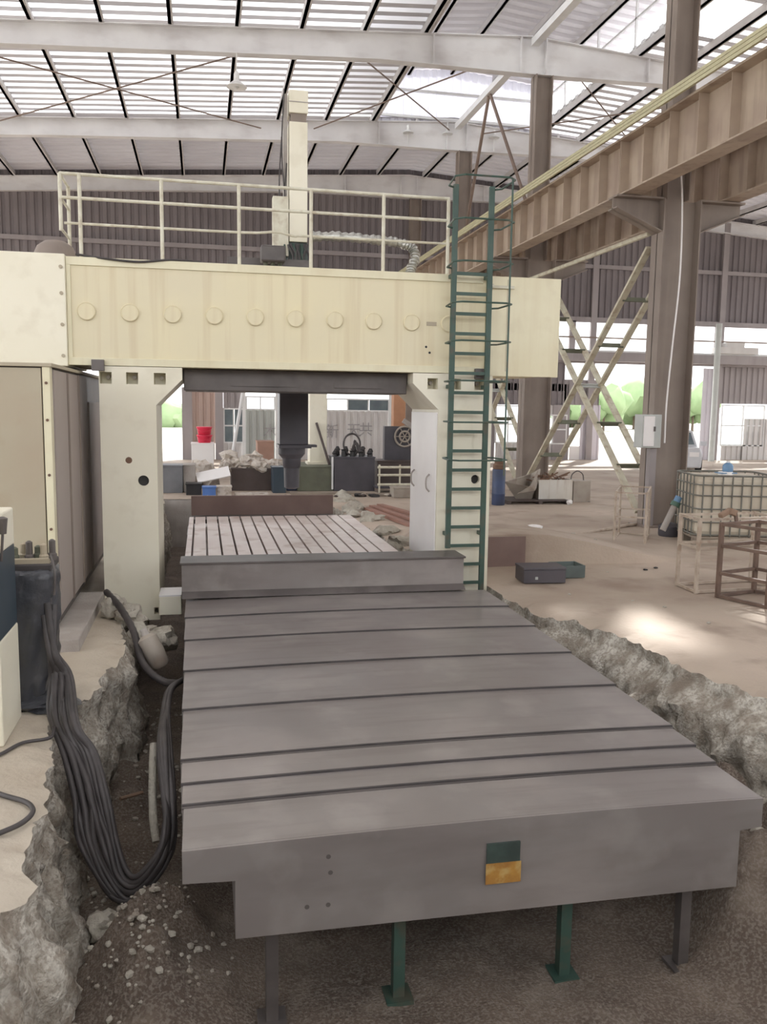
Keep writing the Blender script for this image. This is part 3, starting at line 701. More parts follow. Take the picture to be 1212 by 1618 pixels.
# saddle, ram and spindle behind the beam
g.part('saddle', MB().box(.55, 1.75, 10.31, 10.72, 2.2, 3.42), 'dark_steel', bev=.02)
rm = g.part('ram', MB().box(.94, 1.30, 10.73, 11.1, 1.50, 3.5), 'tank_dark', bev=.012)
g.part('spindle', MB().box(.93, 1.34, 10.72, 11.12, 1.46, 1.50).box(1.30, 1.42, 10.8, 11, 1.47, 1.5).lathe((1.11, 10.92, 0), [(.05, .93), (.095, .95), (.10, 1.2), (.115, 1.22), (.12, 1.32), (.17, 1.38), (.175, 1.46)], 20), 'tank_dark', rm, smooth=35)
up_ = g.part('ram_cover', MB().box(1.06, 1.28, 10.72, 11.05, 3.98, 5.38), 'cream_light', bev=.006)
g.part('cap', MB().box(1.055, 1.285, 10.715, 11.055, 5.48, 5.74), 'cream_light', up_, bev=.006)
g.part('gap_band', MB().box(1.075, 1.265, 10.74, 11.03, 5.38, 5.48), 'column_steel', up_)
g.part('groove', MB().box(1.05, 1.29, 10.71, 10.716, 5.6, 5.61), 'concrete', up_)
g.part('ram_motor', MB().box(1.0, 1.3, 10.75, 11.05, 3.48, 3.98), 'teal_dark', bev=.02)
g.part('cable_guide', MB().box(.995, 1.04, 10.76, 10.86, 4.1, 5.7), 'concrete')
g.part('junction_box', MB().box(.86, 1.05, 10.7, 10.85, 3.8, 4.5), 'rail_paint', bev=.005)
for k, (x, z0, z1) in enumerate(((1.0, 5.75, 4.3), (.97, 5.2, 4.0), (1.03, 4.9, 3.8))):
    g.part('cable', MB().tube(spline([(x, 10.75, z0), (x - .03, 10.74, (z0 + z1) / 2), (x + .02, 10.74, z1), (x, 10.74, 3.5)], 6), .009, 6), 'rubber')
rs = random.Random(9)
for k in range(9):
    x = 1.0 + .035 * k; g.part('hose', MB().tube(spline([(x, 10.72, 3.95), (x + rs.uniform(-.08, .08), 10.6, 3.75), (x + rs.uniform(-.1, .1), 10.6, 3.6), (x + rs.uniform(-.05, .05), 10.66, 3.44)], 5), .014, 6), 'green_paint' if k % 3 == 0 else 'rubber')
g.part('dirty_plate', MB().box(.3, 1.25, 10.2, 10.28, 3.6, 3.68), 'dark_steel')
for k, (x, z) in enumerate(((.72, 3.47), (.8, 3.47), (.88, 3.47))):
    g.part('valve', MB().tube([(x, 10.0, 3.46), (x, 10.0, 3.62), (x + .03, 10.0, 3.68)], .025, 8), 'green_block')
g.part('valve', MB().box(.66, .94, 9.9, 10.1, 3.6, 3.78), 'dark_steel', bev=.02)
# foil duct
path = spline([PY(492, 374, 10.5), PY(540, 374, 10.5), PY(590, 379, 10.5), PY(630, 384, 10.5), PY(652, 393, 10.5), PY(656, 408, 10.45), PY(650, 424, 10.4), PY(648, 436, 10.35)], 14)
single('foil_duct', MB().tube(path, [.055 + .010 * math.sin(i * 2.1) + .006 * math.sin(i * .7) for i in range(len(path))], 12), 'foil', 'crinkled silver foil duct running along the top of the gantry beam', 'duct', smooth=70)
single('lubrication_cable', MB().tube(spline([(-1.2, 9.05, 3.44), (-.9, 8.985, 3.40), (-.6, 8.98, 3.385), (-.3, 9.0, 3.42), (0, 9.1, 3.43)], 6), .012, 6), 'rubber', 'black cable sagging over the top edge of the gantry beam', 'cable')
single('dome_cap', MB().lathe((-1.42, 9.25, 3.425), [(.2, 0), (.2, .04), (.17, .11), (.1, .16), (.02, .175)], 24), 'column_steel', 'dull grey round dome cap on the left gantry housing', 'cap', smooth=40)
# guard railing
t = Thing('guard_railing', 'pale tubular guard railing along the top of the gantry beam', 'railing', (.6, 9.06, 3.41))
RY = 9.06
for x in (-1.15, -.375, .385, 1.12, 1.885, 2.59): t.part('post', MB().tube([(x, RY, 3.41), (x, RY, 4.2)], .019, 10), 'rail_paint', smooth=40)
for z in (4.2, 3.975, 3.735):
    if z == 3.735:
        t.part('rail', MB().tube(spline([(-1.3, RY, z), (.38, RY, z), (.75, RY - .02, z + .02), (.95, RY - .01, z - .01), (1.12, RY, z), (2.59, RY, z)], 4), .013, 8), 'rail_paint', smooth=40)
    else: t.part('rail', MB().tube([(-1.33, RY, z), (2.6, RY, z)], .016, 10), 'rail_paint', smooth=40)
for y in (RY, RY + .55): t.part('end_post', MB().tube([(-1.33, y, 3.41 if y > 9.2 else 3.66), (-1.33, y, 4.2)], .019, 10), 'rail_paint', smooth=40)
for z in (4.2, 3.975, 3.68): t.part('end_rail', MB().tube([(-1.33, RY, z), (-1.33, RY + .55, z)], .014, 8), 'rail_paint', smooth=40)
# ladder with safety cage
LX0, LX1, LY = 2.605, 3.0, 8.85
t = Thing('ladder', 'green steel cage ladder up the right gantry column', 'ladder', (2.8, LY, 0))
for x in (LX0, LX1): t.part('stile', MB().box(x - .028, x + .028, LY - .02, LY + .02, -.02 if x > 2.8 else .47, 4.3), 'green_paint', bev=.004)
rg = MB().box(LX0 + .028 - 2.8, LX1 - .028 - 2.8, -.012, .012, -.017, .017).mesh('rung')
for k in range(17): link('rung', rg, 'green_paint', t.o, (0, 0, .08 + .2075 * k))
for z in (4.27, 3.86, 3.45, 3.05, 2.67, 2.27, 1.85, 1.46):
    pts = [(LX0 - .03, LY, z), (LX0 - .09, LY - .05, z), (LX0 - .13, LY - .42, z), (LX0 - .05, LY - .5, z), (LX1 + .02, LY - .5, z), (LX1 + .10, LY - .42, z), (LX1 + .09, LY - .05, z), (LX1 + .03, LY, z)]
    t.part('hoop', MB().tube(pts, .010, 6), 'green_paint')
t.part('cage_bar', MB().tube([(LX1 + .06, LY - .46, 1.3), (LX1 + .06, LY - .46, 4.27)], .010, 6), 'green_paint')
for z in (3.36, 2.2, .6):
    t.part('wall_bracket', MB().box(LX0 - .02, LX0 + .02, LY + .02, GY - .012, z, z + .04).box(LX1 - .02, LX1 + .02, LY + .02, GY - .012, z, z + .04), 'green_paint')
t.part('grab_rail', MB().box(LX1 + .03, LX1 + .32, GY - .05, GY - .03, 3.28, 3.31).box(LX1 + .03, LX1 + .05, LY, GY - .03, 3.28, 3.31), 'rail_paint')
# ribbed sheet added for the shading bands on the column between the rungs
bl = Thing('ribbed_shading', 'pale ribbed sheet added for shading bands on the gantry column behind the green ladder', 'ribbed sheet', (2.8, GY - .02, .02))
prof = [(GY - .002, .02)]
for k in range(20): z = .02 + .1 * k; prof += [(GY - .004, z + .01), (GY - .022, z + .055)]
bl.part('sheet', MB().grid([[(2.66, y, z) for y, z in prof], [(2.90, y, z) for y, z in prof]]), 'cream_light', fix=False, smooth=60)

# ------------------------------------------------------------------ T-slot table
t = Thing('machine_table', 'long T-slot machine table with rusty pale steel strips between dark slots', 'machine table', (.95, 10.6, .2))
TY0, TY1, TZ = 8.92, 12.32, .40
t.part('slab', MB().box(-.2, 2.12, TY0, TY1, .2, TZ - .15), 'table_steel')
edges = [-.2] + [.03 + .1585 * k for k in range(-1, 13)] + [2.12]
for a, b in zip(edges, edges[1:]):
    xa = a + (.011 if a > -.2 else 0); xb = b - (.011 if b < 2.12 else 0)
    t.part('strip', MB().box(xa, xb, TY0, TY1, TZ - .15, TZ + random.uniform(-.002, .002)), 'table_steel', bev=.002)
t.part('end_plate', MB().box(-.18, 1.93, 12.78, 12.84, .36, .65), 'plate_brown', bev=.004, label='rust brown plate at the far end')
t.part('coolant_trough', MB().box(-.18, 1.93, TY1, 12.78, .30, .36), 'dark_steel')
t.part('bed', MB().box(.25, 2.1, 4.7, 17.6, -1.02, -.12), 'dark_steel').location.z = 0
t.part('saddle_block', MB().box(-.1, 2.2, 8.6, 12.7, -.12, .2), 'dark_steel')
# far covers behind the table
t2 = Thing('rear_way_cover', 'dark steel telescopic cover behind the far end plate of the table', 'way cover', (1.0, 15, -.1))
for k in range(5):
    y0 = 12.86 + .9 * k; hw = 1.25 - .02 * k; z = .06 - .012 * k
    t2.part('cover_plate', MB().prism([(1 - hw, z - .14), (1 - hw, z), (1 + hw, z), (1 + hw, z - .14), (1 + hw - .01, z - .14), (1 + hw - .01, z - .01), (1 - hw + .01, z - .01), (1 - hw + .01, z - .14)], 'y', y0, y0 + .95), 'cover_steel')
# ------------------------------------------------------------------ telescopic way cover
t = Thing('way_cover', 'wide dark steel telescopic way cover stepping down towards the pit front', 'way cover', (1.36, 6.0, -1.0))
YS = [3.73, 4.16, 4.38, 4.66, 5.43, 6.21, 7.0, 7.71, 8.42]
XC = 1.36
for k in range(8):
    ya, yb_ = YS[k], YS[k + 1] + (.06 if k < 7 else 0)
    hw = 1.475 + .0095 * k; z0 = 0.0 + .0125 * k; cr = .018; n = 14; th = .010
    xs_ = [XC - hw + 2 * hw * i / n for i in range(n + 1)]
    topz = [z0 + cr * (1 - ((x - XC) / hw) ** 2) for x in xs_]
    sk = .15 if k == 0 else .17
    outer = [(xs_[0], z0 - sk)] + list(zip(xs_, topz)) + [(xs_[-1], z0 - sk)]
    inner = [(xs_[-1] - th, z0 - sk)] + [(min(max(x, xs_[0] + th), xs_[-1] - th), z - th) for x, z in reversed(list(zip(xs_, topz)))] + [(xs_[0] + th, z0 - sk)]
    poly = outer + inner; mb = MB(); N_ = len(poly); no = len(outer)
    vsA = [(p[0], ya, p[1]) for p in poly]; vsB = [(p[0], yb_, p[1]) for p in poly]
    fs = [(i, (i + 1) % N_, (i + 1) % N_ + N_, i + N_) for i in range(N_)]
    for base_ in (0, N_):
        for i in range(no - 1): fs.append((base_ + i, base_ + i + 1, base_ + N_ - 2 - i, base_ + N_ - 1 - i))
    mb.add(vsA + vsB, fs)
    pl = t.part('cover_plate', mb, 'cover_steel')
    if k:
        wp = MB()
        for i in range(n):   # rubber wiper lip along the front edge
            wp.bar((xs_[i], ya - .006, topz[i] - .009), (xs_[i + 1], ya - .006, topz[i + 1] - .009), .014, .016)
        t.part('wiper_lip', wp, 'rubber', pl)
        if k in (1, 3):
            wp = MB()
            for i in range(n): wp.bar((xs_[i], ya - .022, topz[i] - .014), (xs_[i + 1], ya - .022, topz[i + 1] - .014), .018, .010)
            t.part('wiper_strip', wp, 'dark_steel', pl)
sk = t.part('front_skirt', MB().prism([(XC - 1.475, 0), (XC - 1.475, -.155), (.12, -.165), (.12, -.45), (2.71, -.475), (2.71, -.165), (XC + 1.475, -.155), (XC + 1.475, 0)]
     + [(XC + 1.475 - 2 * 1.475 * i / 14, .018 * (1 - (1 - 2 * i / 14) ** 2)) for i in range(1, 14)], 'y', 3.712, 3.728), 'cover_steel')
t.part('skirt_return', MB().box(.12, .135, 3.73, 4.6, -.45, -.165), 'cover_steel', sk); t.part('skirt_return', MB().box(2.695, 2.71, 3.73, 4.6, -.47, -.165), 'cover_steel', sk)
npl = t.part('name_plate', MB().box(1.325, 1.495, 3.700, 3.711, -.10, -.30), 'name_green', sk, label='small plate, dark green above and orange yellow below')
t.part('orange_half', MB().box(1.325, 1.495, 3.695, 3.6995, -.197, -.30), 'name_orange', npl) if False else t.part('orange_half', MB().box(1.32, 1.50, 3.695, 3.6995, -.305, -.20), 'name_orange', sk)
for x, z in ((.55, -.03), (.56, -.11), (.45, -.27), (.55, -.27)):
    t.part('bolt_hole', MB().lathe((x, 3.711, z - .06), [(.012, .004), (.012, 0)], 8, 'y'), 'dark_steel', sk)
for x, y in ((.30, 3.9), (.95, 3.95), (1.86, 3.95), (2.53, 3.9)):
    t.part('support_leg', MB().box(x - .03, x + .03, y - .03, y + .03, -1.04, -.16).box(x - .07, x + .07, y - .07, y + .07, -1.04, -1.01), 'green_paint' if x in (.95, 1.86) else 'dark_steel')
t.part('cross_rail', MB().box(.25, 2.6, 4.0, 4.06, -.3, -.2), 'dark_steel')
# upright apron box between table and covers
t = Thing('table_apron', 'upright dark steel apron box across the near end of the table', 'apron', (1.22, 8.6, .05))
t.part('face', MB().box(-.22, 2.66, 8.425, 8.44, .108, .44), 'cover_steel')
t.part('lip', MB().box(-.235, 2.675, 8.40, 8.80, .435, .455), 'dark_steel', bev=.003)
t.part('foot_strip', MB().prism([(8.34, .112), (8.42, .112), (8.42, .165)], 'x', -.22, 2.66), 'dark_steel')
for x in (-.22, 2.64): t.part('end', MB().box(x, x + .02, 8.44, 8.8, .11, .435), 'dark_steel')

# ================================================================== LEFT SIDE
t = Thing('electrical_cabinet', 'tall tan electrical cabinet with grey panelled side beside the left gantry column', 'cabinet', (-2.0, 8.6, .12))
X1, CY0, CY1, CZ0, CZ1 = -1.21, 7.42, 11.2, .14, 2.30
t.part('body', MB().box(-3.3, X1 - .03, CY0 + .02, CY1, CZ0, CZ1 - .02), 'dark_steel')
t.part('front_door', MB().box(-3.3, X1 - .07, CY0 - .01, CY0 + .02, CZ0 + .04, CZ1 - .03), 'tan_paint', bev=.004)
t.part('corner_post', MB().box(X1 - .06, X1 + .0, CY0 - .015, CY0 + .1, CZ0, CZ1), 'cream', bev=.004)
for z in (.5, .95, 1.4, 1.85, 2.15): t.part('bolt', MB().lathe((X1 - .03, CY0 - .015, z), [(.012, 0), (.012, -.01)], 8, 'y'), 'rust')
for k, (a, b, zt) in enumerate(((7.53, 8.2, 2.26), (8.245, 8.9, 2.26), (8.95, 9.6, 2.26), (9.66, 11.18, 2.0))):
    p = t.part('side_panel', MB().box(X1 - .03, X1 + .012, a, b, CZ0 + .05, zt), 'side_panel', bev=.005)
    if k: t.part('seam_strip', MB().box(X1 + .012, X1 + .024, a - .05, a + .0, CZ0 + .05, zt), 'column_steel')
    if k == 3:
        for z in (1.0, 1.35, 1.7): t.part('hinge', MB().box(X1 + .012, X1 + .03, b - .1, b - .05, z, z + .07), 'dark_steel', p)
t.part('top', MB().box(-3.3, X1 + .02, CY0 - .03, CY1, CZ1 - .02, CZ1 + .01), 'tan_paint', bev=.004)
t.part('base_frame', MB().box(-3.3, X1 - .02, CY0, CY1, .10, CZ0), 'dark_steel')
single('plinth', MB().box(-1.30, -1.0, 7.05, 8.85, -.02, .10), 'concrete', 'grey concrete plinth block along the foot of the tan cabinet', 'plinth', bev=.01)
single('plinth', MB().box(-3.3, -1.5, 7.5, 8.9, -.02, .10), 'concrete', 'grey concrete plinth under the front of the tan cabinet', 'plinth', bev=.01)
for i, (px_, py_, r, z, l) in enumerate(((180, 960, .12, .02, 'rough concrete lump nearest the cabinet foot'), (205, 975, .13, -.02, 'reddish concrete lump under the ribbed hose'), (222, 1000, .12, -.08, 'round concrete lump at the top of the pit edge'), (255, 1010, .14, -.25, 'dark concrete block below the left gantry column'))):
    p = PY(px_, py_, 8.2 - .1 * i); single('concrete_lump', rock(p, r, i + 2.2, 3, .8, .6), 'stone', l, 'rubble', group='concrete lumps by the left column', smooth=60)
single('ribbed_hose', MB().tube(spline([PY(168, 935, 8.3), PY(190, 960, 8.0), PY(212, 1000, 7.6), PY(222, 1040, 7.3), PY(240, 1065, 7.1), PY(262, 1078, 7.0), PY(280, 1080, 6.9)], 10), [.029 + .004 * (i % 2) for i in range(61)], 10), 'rubber', 'dark ribbed hose dropping from the cabinet foot into the pit', 'hose', smooth=60)
t = Thing('plastic_jug', 'dirty grey plastic jug lying on the pit edge under the gantry column', 'jug', PY(245, 1045, 7.4))
p = PY(243, 1030, 7.4); ax = Vector((.35, -.2, -.75)).normalized()
t.part('body', MB().tube([p - ax * .16, p - ax * .13, p, p + ax * .12, p + ax * .15], [.05, .085, .09, .085, .06], 14), 'hopper', smooth=40)
t.part('neck', MB().tube([p - ax * .22, p - ax * .16], [.03, .035], 10), 'concrete', smooth=40)
# power unit wrapped in black film
Yw = 5.95
t = Thing('wrapped_power_unit', 'hydraulic unit wrapped in black film with cables hanging from it', 'hydraulic unit', (-1.12, Yw, 0))
rows = []
for k in range(26):
    z = .01 + .91 * k / 25; r = []
    for j in range(41):
        a = 2 * PI * (j % 40) / 40; sx, sy = (.145, .2) if z > .3 else (.145 - .05 * (1 - z / .3), .2)
        f_ = 1 / max(abs(math.cos(a)), abs(math.sin(a))) ** .75
        w_ = 1 + .13 * fbm((math.cos(a) * 1.2, math.sin(a) * 1.2, z * 2.2), 4, 1.8) + .03 * math.sin(z * 46 + 4 * a) * sstep(.4, .55, z)
        if k == 25: w_ *= .75
        r.append((-1.13 + sx * f_ * math.cos(a) * w_ + .04 * (z - .4), Yw + sy * f_ * math.sin(a) * w_, z))
    rows.append(r)
mb = MB().grid(rows); mb.f.append(tuple(25 * 41 + j for j in range(40)))
t.part('film_wrap', mb, 'plastic_black', smooth=60)
t.part('film_skirt', rock((-1.06, 5.78, .03), .16, 3.3, 3, .28, .7), 'plastic_black', smooth=60)
t.part('lid', MB().box(-1.24, -.98, Yw - .16, Yw + .16, .90, .95), 'rubber', bev=.01)
for k in range(6):
    x = -1.22 + .045 * k; t.part('valve', MB().lathe((x, Yw - .05 + .05 * (k % 2), .95), [(.03, 0), (.03, .04), (.022, .05), (.022, .09 + .02 * (k % 3)), (.008, .1 + .02 * (k % 3))], 10), ('green_block', 'tan_paint', 'dark_steel')[k % 3])
t.part('valve_bar', MB().box(-1.24, -.99, Yw - .14, Yw - .09, .95, .98), 'tan_paint')
t.part('gauge_pipe', MB().tube(spline([(-1.0, Yw - .1, .95), (-.98, Yw - .14, 1.0), (-.955, Yw - .18, .9), (-.96, Yw - .19, .75)], 6), .008, 6), 'dark_steel')
# control box at the frame edge
p0 = PZ(12, 1145, 0)
t = Thing('control_box', 'pale control box with dark screen and navy middle beside the black wrapped unit', 'control box', (-1.5, 5.35, 0))
xr = -1.155; yf = 5.1
t.part('body', MB().box(-2.0, xr, yf, yf + .5, .0, .62), 'cream_light', bev=.01)
t.part('navy_body', MB().box(-2.0, xr - .004, yf + .004, yf + .5, .62, 1.12), 'navy', bev=.004)
hd = t.part('head', MB().box(-2.0, xr - .002, yf - .004, yf + .5, 1.12, 1.35), 'cream_light', bev=.012)
t.part('screen', MB().box(-1.9, xr - .03, yf - .012, yf - .005, 1.16, 1.30), 'navy', hd)
t.part('knob', MB().lathe((xr + .02, yf + .1, 1.24), [(.0, 0), (.02, 0), (.025, .05), (.03, .09), (.01, .1)], 10), 'dark_steel', hd)
t.part('stick', MB().tube([(xr + .005, yf + .1, 1.08), (xr + .02, yf + .1, 1.25)], .008, 6), 'dark_steel', hd)
# bundle of cables looping into the pit
rs = random.Random(21)
for k in range(10):
    j = lambda a: rs.uniform(-a, a)
    o1 = -.045 + .011 * k
    pts = [Vector((-1.0 + j(.03), 5.78 + j(.05), .62 + j(.1))), Vector((-.975 + o1 * .4, 5.72 + j(.03), .36)), PY(82 + 3.2 * k + j(3), 1070 + j(10), 5.72), PZ(78 + 5 * k, 1128 + 2 * k, .035 + .004 * (k % 3)),
           PY(100 + 5.5 * k + j(3), 1195 + j(6), 5.22), PY(118 + 5.8 * k + j(4), 1265 + j(8), 5.02), PY(130 + 6 * k + j(5), 1330 + j(8), 4.92), PY(165 + 4 * k + j(5), 1408 + j(10) - 3 * k, 4.82),
           PY(205 + 2 * k + j(5), 1434 - 5.5 * k + j(6), 4.76), PY(245 + k + j(4), 1392 - 5.5 * k + j(5), 4.78), PY(270 - 1.2 * k + j(3), 1340 - 4 * k, 4.85), PY(274 - 1.6 * k + j(2), 1265, 5.0), PY(268 - 1.8 * k + j(2), 1185 + j(6), 5.35), PY(266 - 1.0 * k, 1130, 5.9), PY(272 - .6 * k, 1090, 6.5), PY(292, 1072, 7.0)]
    single('hydraulic_cable', MB().tube(spline(pts, 7), .0165 + .003 * (k % 3), 8), 'rubber', 'dark cable in the bundle hanging in a loop into the pit', 'cable', loc=(-.8, 5, -.6), group='cable bundle in the pit', smooth=60)
single('grey_conduit', MB().tube(spline([PY(243, 1175, 5.6), PY(241, 1230, 5.45), PY(242, 1290, 5.3), PY(247, 1330, 5.2)], 6), .026, 10), 'stone', 'upright dirty pale conduit beside the cable loop', 'conduit', smooth=60)
single('floor_hose', MB().tube(spline([PZ(-40, 1205, .012), PZ(0, 1192, .012), PZ(35, 1174, .012), PZ(78, 1166, .012), PZ(86, 1150, .012)], 8), .011, 8), 'rubber', 'thin brown hose lying across the pale left floor', 'hose', smooth=60)
single('floor_hose', MB().tube(spline([PZ(-30, 1246, .012), PZ(10, 1258, .012), PZ(42, 1268, .012), PZ(52, 1282, .012), PZ(35, 1300, .012), PZ(0, 1316, .012), PZ(-40, 1330, .012)], 8), .013, 8), 'rubber', 'dark hose lying in a wide curve at the broken floor edge', 'hose', smooth=60)
p = PY(162, 1455, 4.55); single('stone', rock((p.x, p.y, pit_z(p.x, p.y) + .06), .085, 5.5, 3, .9, .5), 'stone', 'pale grey stone below the cable loop', 'stone', smooth=50)
for i, (px_, py_, r, l) in enumerate(((1192, 1385, .16, 'brown boulder near the right end of the cover skirt'), (1180, 1330, .10, 'grey rock piled above the brown boulder'), (1205, 1345, .09, 'small grey rock at the pit wall beside the skirt'))):
    p = PY(px_, py_, 4.25 + .1 * i); single('rock', rock((p.x + .1, p.y, min(p.z, pit_z(p.x + .1, p.y) + r * .6)), r, i + 8.8, 3, .75, .6), 'stone', l, 'rock', group='rocks by the skirt', smooth=50)
single('broken_stick', MB().tube([PY(190, 1262, 5.6), PY(225, 1252, 5.75)], .012, 6), 'wood', 'short broken stick lying in the pit behind the cables', 'stick')

# ================================================================== RIGHT SIDE FLOOR
single('raised_block_face', MB().box(3.2, 4.0, 10.085, 10.1, 0, .385), 'plate_brown', 'dark brown sheet on the upright face of the raised floor beside the ladder', 'plate')  # thin dark brown sheet over the vertical face of the floor step
t = Thing('tool_case', 'dark violet grey case lying on the floor in front of the upright brown sheet', 'case', (3.8, 9.2, 0))
R_ = Matrix.Rotation(math.radians(-4), 3, 'Z'); c = PZ(850, 912, .1); c = Vector((3.83, 9.17, 0)); t.loc = c; t.o.location = c
t.part('body', MB().obox(c + Vector((0, 0, .085)), (.50, .34, .15), R_), 'box_dark', bev=.008); t.part('lid', MB().obox(c + Vector((0, 0, .175)), (.51, .35, .03), R_), 'box_dark', bev=.008)
t.part('latch', MB().obox(c + R_ @ Vector((-.1, -.175, .07)), (.03, .012, .03), R_), 'elec_grey')
t = Thing('open_tray', 'greenish grey open tray beside the dark case', 'tray', (4.3, 9.4, 0)); c = Vector((4.27, 9.42, 0)); t.loc = c; t.o.location = c
t.part('bottom', MB().obox(c + Vector((0, 0, .015)), (.34, .3, .02)), 'teal_dark')
for dx, dy, sx, sy in ((-.165, 0, .012, .3), (.165, 0, .012, .3), (0, -.145, .32, .012), (0, .145, .32, .012)): t.part('side', MB().obox(c + Vector((dx, dy, .085)), (sx, sy, .13)), 'teal_dark')
t.part('contents', MB().obox(c + Vector((0, 0, .06)), (.28, .24, .06)), 'elec_grey')
# welded stands
def stand(name, label, cor, hz, mat, bars, b=.035):
    cor = [Vector((x, y, 0)) for x, y in cor]; c0 = sum(cor, Vector()) / 4
    t = Thing(name, label, 'stand', c0, 'welded stands on the right floor'); R_ = Matrix.Identity(3)
    for q in cor: t.part('leg', MB().bar(q, q + Vector((0, 0, hz)), b, b, R_ @ Vector((1, 0, 0))), mat)
    for z in bars:
        for i in range(4):
            a, d = cor[i], cor[(i + 1) % 4]; dr = (d - a).normalized() * b * .5
            t.part('rail', MB().bar(a + dr + Vector((0, 0, z)), d - dr + Vector((0, 0, z)), b * .8, b * .8), mat)
    return t, cor
stand('angle_iron_stand', 'pale welded steel stand in front of the caged water tank', [(5.32, 8.71), (5.29, 8.28), (6.29, 8.36), (6.32, 8.79)], .84, 'stand_pale', (.02, .5, .82))
stand('angle_iron_stand', 'dark brown welded steel stand with a wooden clamp on its top rail', [(5.42, 8.07), (5.98, 8.24), (6.18, 7.68), (5.62, 7.51)], .82, 'stand_brown', (.02, .27, .57, .80), .042)
stand('angle_iron_stand', 'small thin pale stand beside the long pipe and the column', [(5.99, 11.59), (6.37, 11.36), (6.95, 12.3), (6.57, 12.55)], .80, 'stand_pale', (.02, .42, .78), .028)
t = Thing('bench_clamp', 'brown wooden clamp lying on the brown stand', 'clamp', (6.3, 9.3, 1.03))
q = Vector((5.5, 8.085, .885)); t.loc = q; t.o.location = q
t.part('body', MB().bar(q + Vector((-.1, 0, 0)), q + Vector((.06, .05, .06)), .06, .05).bar(q + Vector((.02, 0, .05)), q + Vector((.12, .05, .02)), .05, .07), 'wood', bev=.01)
t.part('jaw', MB().bar(q + Vector((.1, .03, .03)), q + Vector((.12, .03, -.06)), .03, .03), 'stand_brown')
# IBC tank
c = Vector((7.86, 11.7, 0)); R_ = Matrix.Rotation(math.radians(-14), 3, 'Z')
t = Thing('caged_water_tank', 'white plastic water tank in a steel cage on a pallet', 'tank', c)
t.part('bottle', MB().obox(c + Vector((0, 0, .585)), (1.14, 1.0, .88), R_), 'tank_white', bev=.07)
t.part('cap', MB().lathe(c + Vector((0, 0, 1.025)), [(.11, 0), (.11, .04), (.1, .05)], 18), 'white_paint')
for k in range(3): t.part('pallet_runner', MB().obox(c + R_ @ Vector((0, -.45 + .45 * k, .05)), (1.2, .1, .1), R_), 'pallet')
t.part('pallet_deck', MB().obox(c + Vector((0, 0, .12)), (1.2, 1.05, .03), R_), 'pallet')
def loop(z, rr): return [c + R_ @ Vector((x, y, z)) for x, y in ((-.6, -.42), (-.52, -.525), (.52, -.525), (.6, -.42), (.6, .42), (.52, .525), (-.52, .525), (-.6, .42))]
for z in (.16, .35, .55, .75, .91, 1.045): t.part('cage_ring', MB().tube(loop(z, 0),   .016 if z > 1.0 else .011, 6, True), 'cage_steel')
for k in range(8):
    for yy in (-.525, .525): x = -.5 + 1.0 * k / 7; a = c + R_ @ Vector((x, yy, .13)); t.part('cage_bar', MB().tube([a, a + Vector((0, 0, .91))], .011, 6), 'cage_steel')
for k in range(6):
    for xx in (-.6, .6): y = -.4 + .8 * k / 5; a = c + R_ @ Vector((xx, y, .13)); t.part('cage_bar', MB().tube([a, a + Vector((0, 0, .91))], .011, 6), 'cage_steel')
p = PY(1150, 742, 11.7); t = Thing('blue_jug', 'small blue plastic jug standing on the caged water tank', 'jug', (p.x, 11.7, 1.05))
t.part('body', MB().lathe((p.x, 11.7, 1.065), [(.07, 0), (.08, .02), (.08, .1), (.05, .14), (.025, .15)], 16), 'blue_plastic', smooth=40); t.part('tray', MB().box(p.x - .16, p.x + .1, 11.6, 11.8, 1.05, 1.065), 'blue_plastic')
t.part('lid', MB().lathe((p.x, 11.7, 1.215), [(.028, 0), (.028, .025)], 12), 'white_paint')
# leaning motor tube and switch box on the column
t = Thing('leaning_pump', 'grey pump tube with green collar leaning against the water tank', 'pump', PZ(1052, 848, 0))
a, b = PY(1047, 838, 11.9), PY(1073, 785, 11.9)
t.part('tube', MB().tube([a, a + (b - a) * .8], .05, 10), 'concrete', smooth=40); t.part('collar', MB().tube([a + (b - a) * .72, a + (b - a) * .84], .075, 10), 'green_valve', smooth=40)
t.part('cap', MB().tube([a + (b - a) * .84, b], .055, 10), 'blue_plastic', smooth=40)
q = PZ(1062, 848, 0); t.part('motor', MB().lathe((q.x, q.y + .1, .0), [(.16, 0), (.17, .03), (.17, .16), (.12, .2), (.05, .22)], 16), 'tank_dark', smooth=40)
t = Thing('switch_box', 'grey electrical switch box fixed on the side of the column', 'switch box', (7.3, 13.15, 1.4))
za, zb = PY(1030, 708, 13.1).z, PY(1030, 655, 13.1).z; xa, xb = PY(1016, 680, 13.1).x, PY(1046, 680, 13.1).x
t.part('box', MB().box(xa, xb, 13.12, 13.4, za, zb), 'elec_grey', bev=.008); t.part('door', MB().box(xa + .02, xa + (xb - xa) * .62, 13.105, 13.12, za + .03, zb - .03), 'white_paint', bev=.003)
t.part('post', MB().box(xb - .14, xb - .02, 13.2, 13.32, .0, za), 'wall_mid'); t.part('lock', MB().box(xa + .2, xa + .23, 13.09, 13.105, (za + zb) / 2, (za + zb) / 2 + .08), 'dark_steel')
single('white_cable', MB().tube(spline([PY(1076, 265, 13.15), PY(1078, 330, 13.15), PY(1074, 440, 13.15), PY(1062, 550, 13.15), PY(1053, 640, 13.15), PY(1050, 700, 13.15)], 8), .014, 6), 'white_paint', 'thin white cable running down the front of the tall column', 'cable')
